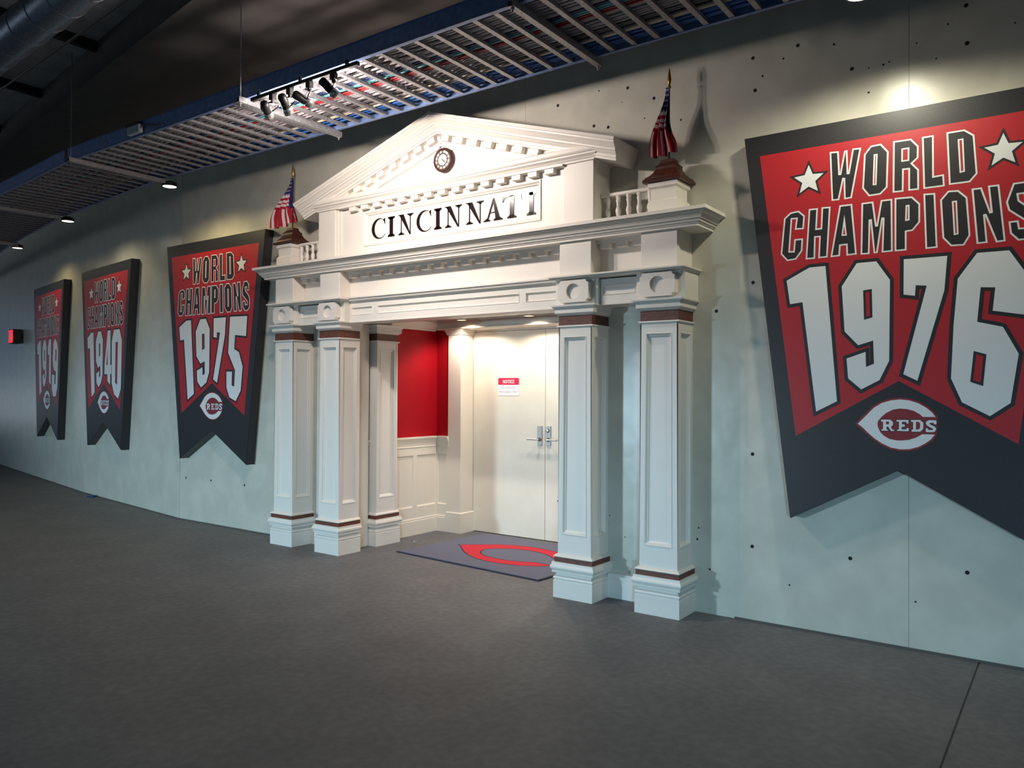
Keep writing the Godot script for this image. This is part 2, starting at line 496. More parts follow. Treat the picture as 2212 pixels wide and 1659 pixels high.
func facet(k: int, along_it := 0.0) -> Transform3D:   # x runs back towards the portico, z out of the wall; the origin is the end next to the portico
	var at := Vector3(-8.675, 0, 0)
	for i in k + 1:
		var a := deg_to_rad(FACETS[i][0])
		var dir := Vector3(-cos(a), 0, -sin(a))
		var reach: float = along_it if i == k else FACETS[i][1]
		if i == k:
			return Transform3D(Basis(-dir, Vector3.UP, (-dir).cross(Vector3.UP)), at + dir * reach)
		at += dir * reach
	return Transform3D.IDENTITY

func build_walls() -> void:
	var w := struct_node("wall_front", "glossy grey beige painted concrete wall cast in panels")
	var gap := 0.003
	var edges := [-8.675, -6.51, -3.67, -0.83, 2.01, 6.0]
	for i in edges.size() - 1:
		var a: float = edges[i] + (0.003 if i == 0 else 0.001)
		var b: float = edges[i + 1] - 0.001
		var s := st()
		if i == 1:
			box(s, Vector3(a, 0, -0.23), Vector3(-5.72, 4.75, 0))
			box(s, Vector3(-5.72, 2.2, -0.23), Vector3(b, 4.75, 0))
		elif i == 2:
			box(s, Vector3(a, 2.2, -0.23), Vector3(-3.06, 4.75, 0))
			box(s, Vector3(-3.06, 0, -0.23), Vector3(b, 4.75, 0))
		else:
			box(s, Vector3(a, 0, -0.23), Vector3(b, 4.75, 0))
		obj("wall_panel", s, M.wall, w)
		if i > 0:
			var y0 := 2.2 if i == 2 else 0.0
			var j := st()
			box(j, Vector3(edges[i] - gap, y0, -0.22), Vector3(edges[i] + gap, 4.75, -0.005))
			obj("joint_filler", j, M.joint, w)
	for k in FACETS.size():
		var s := st()
		box(s, Vector3(-FACETS[k][1], 0, -0.23), Vector3(-gap, 4.75, 0), facet(k))
		obj("wall_panel", s, M.wall, w)
		var j := st()
		box(j, Vector3(-gap - 0.01, 0, -0.22), Vector3(gap + 0.01, 4.75, -0.008), facet(k))
		obj("joint_filler", j, M.joint, w)
	# the holes that the formwork ties left, on the grid of the shuttering
	var spots := []
	for x in [-1.779, -1.158, -0.525, 0.1]:
		for y in [0.505, 1.128, 2.289, 2.981, 3.592, 3.815]:
			if (x < -1.7 or y < 0.7 or y > 3.3) and not (x > -1.7 and y == 3.815 and x < -1.0):
				spots.append(Vector3(x + rng.randf_range(-0.01, 0.01), y, 0))
	for q in [[-2.735, 3.824], [-3.356, 3.822], [-3.025, 3.594], [-2.9, 3.56], [-2.52, 3.7], [-1.49, 3.825], [-8.036, 0.503], [-7.41, 0.497], [-8.541, 0.5], [-2.04, 2.11]]:
		spots.append(Vector3(q[0], q[1], 0))
	for i in 26:   # pinholes
		spots.append(Vector3(rng.randf_range(-3.7, 0.2), rng.randf_range(3.3, 3.9) if i < 16 else rng.randf_range(0.2, 0.7), 0.004 + rng.randf() * 0.004))
	for p in spots:
		var s := st()
		var r: float = 0.0125 if p.z == 0 else p.z
		lathe(s, [[r, -0.004], [r, 0.0008], [0.0, 0.0008]], Transform3D(Basis(Vector3.RIGHT, Vector3.BACK, Vector3.DOWN), Vector3(p.x, p.y, 0)), 9)
		obj("tie_hole" if p.z == 0 else "pinhole", s, M.hole, w)
	# the other sides of the concourse, behind the viewer
	var r := st()
	box(r, Vector3(6.0, 0, -0.3), Vector3(6.3, 4.75, 12.0))
	struct("wall_right", r, M.wall, "painted concrete end wall of the concourse")
	var b := st()
	for q in [[-12.0, -11.2, 0.0], [-7.0, 1.3, 0.0], [4.7, 6.0, 0.0], [-11.2, -7.0, 2.6], [1.3, 4.7, 2.6]]:  # the two gate openings are added to shape the floodlight
		box(b, Vector3(q[0], q[2], 10.0), Vector3(q[1], 4.75, 10.3))
	box(b, Vector3(-40.0, 0, 10.0), Vector3(-12.0, 0.9, 10.3))
	struct("wall_back", b, M.concrete, "concrete wall opposite the portico with gate openings added to shape the floodlight and a low parapet beyond them")

func build_ceiling() -> void:
	for q in [[1.3, 4.7, "facing the large banner", 1.4], [-11.2, -7.0, "facing the far banners", 1.5]]:  # unseen shutters added to cut the floodlight off above the lower wall
		var roll := thing("added_shutter", "added unseen shutter keeping floodlight off the upper wall, in the gate " + q[2], "shutter")
		for k in 13:
			var u := st()
			cbox(u, Vector3(q[0], q[3] + k * 0.1, 10.02), Vector3(q[1], q[3] + 0.097 + k * 0.1, 10.05), 0.006)
			obj("slat", u, M.steel, roll)
	var s := st()
	box(s, Vector3(-40.0, 4.75, -3.6), Vector3(6.3, 5.0, 12.0))
	struct("ceiling", s, M.concrete, "dark concrete deck over the concourse")
	var k := st()
	extrude(k, PackedVector2Array([Vector2(6.0, 3.5), Vector2(-6.75, 1.75), Vector2(-10.66, 1.2), Vector2(-30.0, -3.4), Vector2(-30.0, -5.5), Vector2(6.0, -5.5)]), 0.0, 0.3, Transform3D(Basis(Vector3.RIGHT, Vector3.BACK, Vector3.DOWN), Vector3(0, 4.75, 0)) * Transform3D(Basis.IDENTITY, Vector3.ZERO))
	var drop := struct("ceiling_bulkhead", k, M.black_ceiling, "lower black painted ceiling along the wall")
	drop.set_meta("kind", "structure")
	for i in 9:
		var x := -9.0 + 1.65 * (i - 2)
		var t := st()
		cbox(t, Vector3(x - 0.03, 4.66, -0.2), Vector3(x + 0.03, 4.75, 9.9), 0.006)
		tag(obj("ceiling_joist", t, M.black_metal), "dark steel joist crossing under the concrete deck", "joist", "joists under the deck")
	var d := thing("spiral_duct", "round galvanized spiral air duct hung below the concrete deck", "duct")
	var a := Vector3(-1.0, 4.3, 3.02)
	var b := Vector3(-15.0, 4.3, 1.98)
	var u := st(true)
	rod(u, a, b, 0.15, 28)
	obj("duct_body", u, M.duct, d)
	for i in 40:
		var q := a.lerp(b, (i + 0.5) / 40.0)
		var g := st()
		lathe(g, [[0.152, -0.006], [0.157, 0.0], [0.152, 0.006]], along(a, b) * Transform3D(Basis.IDENTITY, Vector3(0, a.distance_to(q), 0)), 24)
		obj("seam", g, M.duct, d)
	var c := st()
	rod(c, a + Vector3(0, -0.2, -0.13), b + Vector3(0, -0.2, -0.13), 0.009, 8)
	tag(obj("conduit", c, M.black_metal), "thin steel conduit running under the round duct", "conduit")

# ---- the recess behind the portico -------------------------------------------------------------------------------
func build_recess() -> void:
	var x0 := -5.775
	var x1 := -3.005
	var zb := -1.315
	for side in [-1, 1]:
		var x: float = x0 if side < 0 else x1
		var s := st()
		box(s, Vector3(minf(x, x + side * 0.15), 0, -1.7), Vector3(maxf(x, x + side * 0.15), 2.6, -0.23))
		struct("wall_recess_left" if side < 0 else "wall_recess_right", s, M.red_paint, "bright red painted side wall of the door recess")
		wainscot(Vector3(x, 0, (zb - 0.23) / 2.0), Vector3(0, 0, side), Vector3(-side, 0, 0), (-0.23 - zb) / 2.0, [-1.3, -0.94, -0.58, -0.24], "white panelled wainscot with chair rail on the side of the recess")
	# back wall either side of the doors
	for q in [[x0 - 0.15, -5.44, -1], [-3.34, x1 + 0.15, 1]]:
		var s := st()
		box(s, Vector3(q[0], 0, -1.7), Vector3(q[1], 2.6, zb))
		struct("wall_recess_back", s, M.red_paint, "narrow red strip of wall beside the door casing")
		var mid: float = -5.68 if q[2] < 0 else -3.09
		wainscot(Vector3(mid, 0, zb), Vector3(1, 0, 0), Vector3(0, 0, 1), 0.095, [], "narrow white panelled wainscot beside the door casing")
	# casing: a flat pilaster on each side and a header across
	for q in [[-5.60, -5.415], [-3.50, -3.315]]:
		var c := thing("door_casing", "white flat door casing post with stepped cap, " + ("beside the door leaf with the notice" if q[0] < -5 else "beside the door leaf with the lock cylinder"), "door casing")
		var s := st()
		cbox(s, Vector3(q[0], 0.215, -1.6), Vector3(q[1], 2.155, -1.318 + 0.02), 0.004)
		obj("post", s, M.trim, c)
		s = st()
		rings(s, q[0], q[1], -1.6, -1.298, [[0.014, 0.0], [0.014, 0.212], [0.004, 0.222]])
		obj("base_block", s, M.trim, c)
		s = st()
		rings(s, q[0], q[1], -1.6, -1.298, [[0.0, 2.15], [0.012, 2.155], [0.012, 2.168], [0.02, 2.172], [0.02, 2.188], [0.03, 2.195], [0.03, 2.21]])
		obj("cap", s, M.trim, c)
	var h := st()
	cbox(h, Vector3(x0, 2.21, -1.7), Vector3(x1, 2.30, -1.27), 0.003)
	rings(h, x0 + 0.06, x1 - 0.06, -1.5, -1.268, [[0.0, 2.212], [0.012, 2.216], [0.012, 2.226], [0.0, 2.232]])
	struct("trim_2", h, M.trim, "white header board over the double doors")
	for side in [-1, 1]:
		var x: float = x0 if side < 0 else x1
		var s := st()
		var prof := PackedVector2Array([Vector2(0, 2.197), Vector2(0.016, 2.197), Vector2(0.018, 2.21), Vector2(0.03, 2.222), Vector2(0.05, 2.25), Vector2(0.066, 2.272), Vector2(0.07, 2.29), Vector2(0, 2.29)])
		extrude(s, prof, 0.0, 1.04, Transform3D(Basis(Vector3(-side, 0, 0), Vector3.UP, Vector3(0, 0, -side)), Vector3(x, 0, -0.23 if side > 0 else -1.27)))
		struct("trim_3" if side < 0 else "trim_4", s, M.trim, "white crown moulding along the top of the red wall")
	var c := st()
	box(c, Vector3(x0 - 0.15, 2.29, -1.9), Vector3(x1 + 0.15, 2.6, -0.23))
	struct("ceiling_recess", c, M.soffit, "low glossy painted ceiling of the door recess")
	# white boards that line the opening in the concrete, next to the inner columns
	for q in [[-5.735, -5.715], [-3.065, -3.045]]:
		var s := st()
		cbox(s, Vector3(q[0], 0, -0.23), Vector3(q[1], 2.2, -0.001), 0.003)
		struct("trim_5", s, M.trim, "white jamb board lining the opening behind an inner column")
	# engaged piers on the side walls
	for side in [-1, 1]:
		inner_pier(side)

func wainscot(o: Vector3, ux: Vector3, n: Vector3, hw: float, cuts: Array, label: String) -> void:
	var t := struct_node("trim_6", label)
	var basis_ := Transform3D(Basis(ux, Vector3.UP, n), o)
	var s := st()
	var edges := [-hw, hw]
	if cuts.size():
		edges = [-hw, -hw + 0.36, -hw + 0.72, hw]
	for i in edges.size() - 1:
		var a: float = edges[i]
		var b: float = edges[i + 1]
		panel(s, basis_ * Vector3((a + b) / 2.0, 0.16, 0.018), ux, n, (b - a) / 2.0, (b - a) / 2.0, 0.79, [[0.03, 0.135, 0.1, 0.0], [0.036, 0.15, 0.108, 0.014]])
	obj("panelling", s, M.trim, t)
	for q in [["base_board", [[0, 0], [0.03, 0], [0.03, 0.148], [0.024, 0.152], [0.026, 0.166], [0.02, 0.176], [0.018, 0.18], [0, 0.18]]], ["chair_rail", [[0, 0.932], [0.02, 0.932], [0.026, 0.938], [0.02, 0.944], [0.022, 0.975], [0.03, 1.0], [0.045, 1.025], [0.05, 1.03], [0.05, 1.046], [0, 1.046]]]]:
		var p := PackedVector2Array()
		for v in q[1]:
			p.append(Vector2(v[0], v[1]))
		s = st()
		extrude(s, p, -hw, hw, basis_ * Transform3D(Basis(Vector3.BACK, Vector3.UP, Vector3.LEFT), Vector3.ZERO))
		obj(q[0], s, M.trim, t)

func inner_pier(side: int) -> void:
	var p := thing("engaged_pier", "white panelled pier with wood bands on the recess side wall, " + ("beside the red paint" if side < 0 else "opposite the red paint"), "pier")
	var xw: float = XC + side * 1.384
	var inner: float = XC + side * 1.25      # face of the shaft
	var za := -0.55
	var zb := -0.262
	var ring := func(prof: Array) -> SurfaceTool:
		var s := st()
		var lo := minf(xw, inner)
		var hi := maxf(xw, inner)
		rings(s, lo, hi, za, zb, prof, true)
		return s
	obj("plinth", ring.call([[0.026, 0.0], [0.026, 0.128], [0.02, 0.134], [0.026, 0.142], [0.024, 0.152], [0.008, 0.178], [0.006, 0.186]]), M.white, p)
	obj("base_moulding", ring.call([[0.03, 0.186], [0.034, 0.196], [0.03, 0.206], [0.04, 0.214], [0.046, 0.228], [0.04, 0.246], [0.034, 0.252], [0.03, 0.266]]), M.white, p)
	obj("wood_band", ring.call([[0.018, 0.266], [0.018, 0.303]]), M.wood, p)
	obj("fillet", ring.call([[0.022, 0.303], [0.024, 0.312], [0.006, 0.326]]), M.white, p)
	var s := st()
	var hw := (zb - za) / 2.0
	panel(s, Vector3(inner, 0.32, (za + zb) / 2.0), Vector3(0, 0, side), Vector3(-side, 0, 0), hw, hw - 0.008, 1.71, SHAFT_PANEL)
	box(s, Vector3(minf(xw, inner - side * 0.004), 0.32, zb - 0.02), Vector3(maxf(xw, inner - side * 0.004), 2.03, zb))
	box(s, Vector3(minf(xw, inner - side * 0.004), 0.32, za), Vector3(maxf(xw, inner - side * 0.004), 2.03, za + 0.02))
	obj("shaft", s, M.white, p)
	obj("necking", ring.call([[0.0, 2.02], [0.012, 2.028], [0.018, 2.03], [0.018, 2.04]]), M.white, p)
	obj("wood_band", ring.call([[0.004, 2.04], [0.004, 2.11]]), M.wood, p)
	obj("capital", ring.call([[0.006, 2.11], [0.03, 2.128], [0.03, 2.164], [0.04, 2.17], [0.044, 2.186], [0.05, 2.195]]), M.white, p)

const SHAFT_PANEL := [[0.036, 0.15, 0.07, 0.0], [0.039, 0.156, 0.073, -0.004], [0.044, 0.166, 0.078, 0.0], [0.05, 0.172, 0.084, 0.012], [0.056, 0.174, 0.09, 0.012], [0.062, 0.184, 0.1, 0.02]]

func build_doors() -> void:
	var z := -1.51
	var names := [[-5.405, -4.463], [-4.459, -3.515]]
	for i in 2:
		var d := struct_node("door_%d" % (i + 1), "flush cream double door leaf " + ("with the notice on it" if i == 0 else "with the lock cylinder above its lever"))
		var s := st()
		cbox(s, Vector3(names[i][0], 0.006, z - 0.045), Vector3(names[i][1], 2.188, z), 0.0025)
		obj("door_leaf", s, M.door, d)
		var xm: float = -4.522 if i == 0 else -4.415
		var p := st()
		cbox(p, Vector3(xm - 0.03, 0.98, z), Vector3(xm + 0.03, 1.187, z + 0.011), 0.004)
		if i == 1:
			lathe(p, [[0.02, 0.0], [0.02, 0.016], [0.015, 0.02], [0.0, 0.021]], Transform3D(Basis(Vector3.RIGHT, Vector3.BACK, Vector3.DOWN), Vector3(xm - 0.008, 1.137, z + 0.01)), 20)
		obj("lock_plate", p, M.nickel, d)
		var l := st()
		var way := -1.0 if i == 0 else 1.0
		lathe(l, [[0.022, 0.0], [0.02, 0.012], [0.011, 0.016], [0.011, 0.05], [0.0, 0.052]], Transform3D(Basis(Vector3.RIGHT, Vector3.BACK, Vector3.DOWN), Vector3(xm, 1.043, z + 0.01)), 18)
		cbox(l, Vector3(minf(xm, xm + way * 0.135), 1.034, z + 0.046), Vector3(maxf(xm, xm + way * 0.135), 1.054, z + 0.06), 0.005)
		obj("lever_handle", l, M.nickel, d)
	var f := st()
	box(f, Vector3(-5.44, 0, -1.7), Vector3(-5.409, 2.22, -1.52))
	box(f, Vector3(-3.511, 0, -1.7), Vector3(-3.48, 2.22, -1.52))
	box(f, Vector3(-5.44, 2.192, -1.7), Vector3(-3.48, 2.3, -1.515))
	box(f, Vector3(-5.44, 0.0, -1.75), Vector3(-3.48, 2.3, -1.6))
	struct("door_frame", f, M.trim, "cream steel frame round the double doors")
	var stop := st()
	box(stop, Vector3(-5.4105, 0.0, -1.56), Vector3(-5.4045, 2.19, -1.52))
	box(stop, Vector3(-4.4635, 0.004, -1.56), Vector3(-4.4585, 2.19, -1.513))
	struct("trim_7", stop, M.clock_wood, "dark gaps round the door leaves")
	# the notice
	var n := thing("notice_sign", "small white notice with a red head fixed on the cream door leaf", "sign", Vector3(-4.93, 1.59, z))
	var plate := PackedVector2Array()
	for c in [[1, 1, 0], [-1, 1, 90], [-1, -1, 180], [1, -1, 270]]:
		for a in 5:
			var g := deg_to_rad(c[2] + a * 22.5)
			plate.append(Vector2(c[0] * 0.126 + 0.012 * cos(g), c[1] * 0.083 + 0.012 * sin(g)))
	var s := st()
	extrude(s, plate, 0.0, 0.003)
	obj("plate", s, M.sign_white, n)
	s = st()
	for piece in Geometry2D.intersect_polygons(grown(plate, -0.001), PackedVector2Array([Vector2(-0.2, 0.02), Vector2(0.2, 0.02), Vector2(0.2, 0.2), Vector2(-0.2, 0.2)])):
		extrude(s, piece, 0.003, 0.0038)
	obj("red_head", s, M.sign_red, n)
	lettering(n, "NOTICE", Vector3(0, 0.055, 0.0038), 0.052, 0.15, M.sign_white, true)
	lettering(n, "AUTHORIZED", Vector3(0, -0.012, 0.003), 0.03, 0.185, M.sign_text)
	lettering(n, "PERSONNEL ONLY", Vector3(0, -0.056, 0.003), 0.03, 0.245, M.sign_text)

func lettering(parent: Node, words: String, at: Vector3, high: float, wide: float, mat: Material, bold := false) -> void:
	var t := TextMesh.new()
	var f := SystemFont.new()
	f.font_names = PackedStringArray(["Droid Sans"])
	f.font_weight = 700 if bold else 400
	t.font = f
	t.text = words
	t.font_size = 64
	t.pixel_size = 0.001
	t.depth = 0.01
	var b := t.get_aabb()
	var o := put("lettering", t, mat, parent)
	var k := Vector3(wide / b.size.x, high * 0.72 / b.size.y, 0.06)
	o.transform = Transform3D(Basis.from_scale(k), at - Vector3((b.position.x + b.size.x / 2.0) * k.x, (b.position.y + b.size.y / 2.0) * k.y, -0.0003))

# ---- the portico -------------------------------------------------------------------------------------------------
func build_portico() -> void:
	var where := ["outer one beside the banner ending 75", "inner one before the red wall", "inner one before the door levers", "outer one beside the large banner"]
	for i in 4:
		var c := thing("portico_column", "white square panelled column with wood bands, the " + where[i], "column", Vector3(COLS[i], 0, 0), "columns of the portico")
		portico_column(c, i)
	# boards along the foot of the wall between each pair of columns
	for q in [[-6.26, -5.91], [-2.87, -2.52]]:
		var s := st()
		var p := points([0, 0, 0.04, 0, 0.04, 0.14, 0.034, 0.146, 0.036, 0.16, 0.026, 0.18, 0.0, 0.185])
		extrude(s, p, 0.0, q[1] - q[0], Transform3D(Basis(Vector3.BACK, Vector3.UP, Vector3.LEFT), Vector3(q[1], 0, 0)))
		struct("baseboard_front", s, M.white, "white moulded baseboard on the wall between two columns")
	entablature()

func portico_column(c: Node3D, i: int) -> void:
	var ring := func(prof: Array) -> SurfaceTool:
		var s := st()
		rings(s, -0.143, 0.143, 0.0, 0.252, prof)
		return s
	obj("plinth", ring.call([[0.025, 0.0], [0.025, 0.128], [0.019, 0.133], [0.019, 0.138], [0.027, 0.146], [0.025, 0.155], [0.012, 0.168], [0.007, 0.18], [0.006, 0.186]]), M.white, c)
	obj("base_moulding", ring.call([[0.03, 0.186], [0.034, 0.192], [0.034, 0.2], [0.03, 0.206], [0.038, 0.212], [0.043, 0.222], [0.044, 0.23], [0.041, 0.242], [0.034, 0.25], [0.033, 0.267]]), M.white, c)
	obj("wood_band", ring.call([[0.02, 0.267], [0.02, 0.303]]), M.wood, c)
	obj("fillet", ring.call([[0.022, 0.303], [0.026, 0.309], [0.02, 0.316], [0.004, 0.326]]), M.white, c)
	var s := st()
	var h := 1.705
	var y := 0.32
	panel(s, Vector3(0, y, 0.252), Vector3.RIGHT, Vector3.BACK, 0.143, 0.133, h, SHAFT_PANEL)
	for side in [-1, 1]:
		panel(s, Vector3(side * 0.143, y, 0.126), Vector3(0, 0, -side), Vector3(side, 0, 0), 0.126, 0.126, h, SHAFT_PANEL)
	obj("shaft", s, M.white, c)
	obj("necking", ring.call([[-0.012, 2.015], [0.002, 2.026], [0.012, 2.029], [0.012, 2.039], [0.0, 2.04]]), M.white, c)
	obj("wood_band", ring.call([[0.0, 2.04], [0.0, 2.112]]), M.wood, c)
	obj("capital", ring.call([[0.002, 2.112], [0.022, 2.128], [0.024, 2.132], [0.024, 2.166], [0.034, 2.168], [0.036, 2.176], [0.046, 2.178], [0.048, 2.19], [0.04, 2.192]]), M.white, c)

func notched(hw: float, hh: float, r: float) -> PackedVector2Array:   # a rectangle whose corners are bitten out in quarter rounds
	var p := PackedVector2Array()
	for c in [[1, -1, 180.0], [1, 1, 270.0], [-1, 1, 0.0], [-1, -1, 90.0]]:
		for k in 5:
			var a := deg_to_rad(c[2] - k * 22.5)
			p.append(Vector2(c[0] * hw + r * cos(a), c[1] * hh + r * sin(a)))
	return p

func roundel_plate(s: SurfaceTool, o: Vector3, hw: float, hh: float, thick: float, r: float) -> void:   # a raised plate with a round sinking in its face
	var p := anticlockwise(notched(hw, hh, 0.022))
	var angles := []
	for q in p:
		angles.append(fposmod(q.angle(), TAU))
	for k in 28:
		angles.append(TAU * k / 28.0)
	angles.sort()
	var edge := []
	var hole := []
	for a in angles:
		var d := Vector2.from_angle(a)
		var far := d * 1.0
		for i in p.size():
			var x = Geometry2D.segment_intersects_segment(Vector2.ZERO, d, p[i], p[(i + 1) % p.size()])
			if x != null and x.length() < far.length():
				far = x
		edge.append(far)
		hole.append(d * r)
	for i in angles.size():
		var j := (i + 1) % angles.size()
		var v := func(q: Vector2, z: float) -> Vector3: return o + Vector3(q.x, q.y, z)
		quad(s, v.call(hole[i], thick), v.call(edge[i], thick), v.call(edge[j], thick), v.call(hole[j], thick))
		quad(s, v.call(hole[j], thick), v.call(hole[j], 0.024), v.call(hole[i], 0.024), v.call(hole[i], thick))
		tri(s, v.call(Vector2.ZERO, 0.024), v.call(hole[i], 0.024), v.call(hole[j], 0.024))
	for i in p.size():
		var a := p[i]
		var b := p[(i + 1) % p.size()]
		quad(s, o + Vector3(a.x, a.y, 0), o + Vector3(b.x, b.y, 0), o + Vector3(b.x, b.y, thick), o + Vector3(a.x, a.y, thick))

func entablature() -> void:
	var e := thing("entablature", "white entablature with roundel blocks and a deep moulded cornice carried by the four columns", "entablature")
	var bead := [[0.03, 0.06, 0.045, 0.0], [0.034, 0.064, 0.049, -0.004], [0.04, 0.07, 0.055, 0.006], [0.046, 0.076, 0.061, 0.014]]
	# beam over the opening, its face let in by three panels
	var s := st()
	box(s, Vector3(-5.58, 2.187, 0.002), Vector3(-3.2, 2.37, 0.135))
	var cut := [-5.58, -5.235, -3.575, -3.2]
	for i in 3:
		panel(s, Vector3((cut[i] + cut[i + 1]) / 2.0, 2.187, 0.165), Vector3.RIGHT, Vector3.BACK, (cut[i + 1] - cut[i]) / 2.0, (cut[i + 1] - cut[i]) / 2.0, 0.183, bead)
	box(s, Vector3(-5.58, 2.18, 0.002), Vector3(-3.2, 2.188, 0.172))
	obj("beam", s, M.white, e)
	# short beams between the columns of a pair
	for q in [[-6.25, -5.92], [-2.86, -2.53]]:
		s = st()
		var hw: float = (q[1] - q[0]) / 2.0
		box(s, Vector3(q[0], 2.19, 0.002), Vector3(q[1], 2.37, 0.18))
		panel(s, Vector3((q[0] + q[1]) / 2.0, 2.19, 0.205), Vector3.RIGHT, Vector3.BACK, hw, hw, 0.18, bead)
		box(s, Vector3(q[0], 2.18, 0.002), Vector3(q[1], 2.195, 0.212))
		obj("beam", s, M.white, e)
	for x in COLS:
		s = st()
		rings(s, x - 0.165, x + 0.165, 0.002, 0.205, [[0.012, 2.192], [0.012, 2.385]])
		rings(s, x - 0.165, x + 0.165, 0.002, 0.215, [[0.018, 2.192], [0.018, 2.385]])
		rings(s, x - 0.145, x + 0.145, 0.002, 0.225, [[0.014, 2.192], [0.014, 2.385]])
		obj("block", s, M.white, e)
		s = st()
		roundel_plate(s, Vector3(x, 2.288, 0.239), 0.132, 0.082, 0.05, 0.058)
		obj("roundel_plate", s, M.white, e)
		s = st()
		cbox(s, Vector3(x - 0.137, 2.4, 0.1), Vector3(x + 0.137, 2.665, 0.256), 0.003)
		box(s, Vector3(x - 0.136, 2.4, 0.002), Vector3(x + 0.136, 2.665, 0.12))
		obj("frieze_block", s, M.white, e)
	# ledges: a thin one over each pair of blocks, a deeper one over the beam
	for q in [[COLS[0] - 0.183, COLS[1] + 0.183], [COLS[2] - 0.183, COLS[3] + 0.183]]:
		s = st()
		rings(s, q[0], q[1], 0.002, 0.29, [[0.0, 2.38], [0.012, 2.384], [0.016, 2.392], [0.026, 2.395], [0.026, 2.406]])
		obj("ledge", s, M.white, e)
	s = st()
	rings(s, -5.55, -3.23, 0.002, 0.165, [[0.0, 2.366], [0.012, 2.37], [0.016, 2.378], [0.03, 2.384], [0.036, 2.4], [0.046, 2.404], [0.046, 2.416]])
	obj("ledge", s, M.white, e)
	s = st()
	box(s, Vector3(-6.5, 2.38, 0.002), Vector3(-2.28, 2.665, 0.12))
	obj("frieze", s, M.white, e)
	for q in [[COLS[0] + 0.137, COLS[1] - 0.137], [COLS[1] + 0.137, COLS[2] - 0.137], [COLS[2] + 0.137, COLS[3] - 0.137]]:
		var n := int(round((q[1] - q[0]) / 0.152))
		s = st()
		box(s, Vector3(q[0], 2.64, 0.12), Vector3(q[1], 2.665, 0.185))
		obj("bed_mould", s, M.white, e)
		for k in n:
			var x: float = q[0] + (k + 0.5) * (q[1] - q[0]) / n
			s = st()
			cbox(s, Vector3(x - 0.042, 2.602, 0.118), Vector3(x + 0.042, 2.642, 0.178), 0.003)
			obj("dentil", s, M.white, e)
	s = st()
	rings(s, XC - 2.327, XC + 2.327, 0.002, 0.276, [[0.0, 2.664], [0.0, 2.678], [0.008, 2.682], [0.008, 2.69], [0.018, 2.692], [0.022, 2.702], [0.022, 2.708], [0.032, 2.709], [0.038, 2.722], [0.052, 2.738], [0.06, 2.742], [0.066, 2.748], [0.074, 2.75], [0.074, 2.755], [0.086, 2.757], [0.086, 2.78]])
	obj("cornice", s, M.white, e)

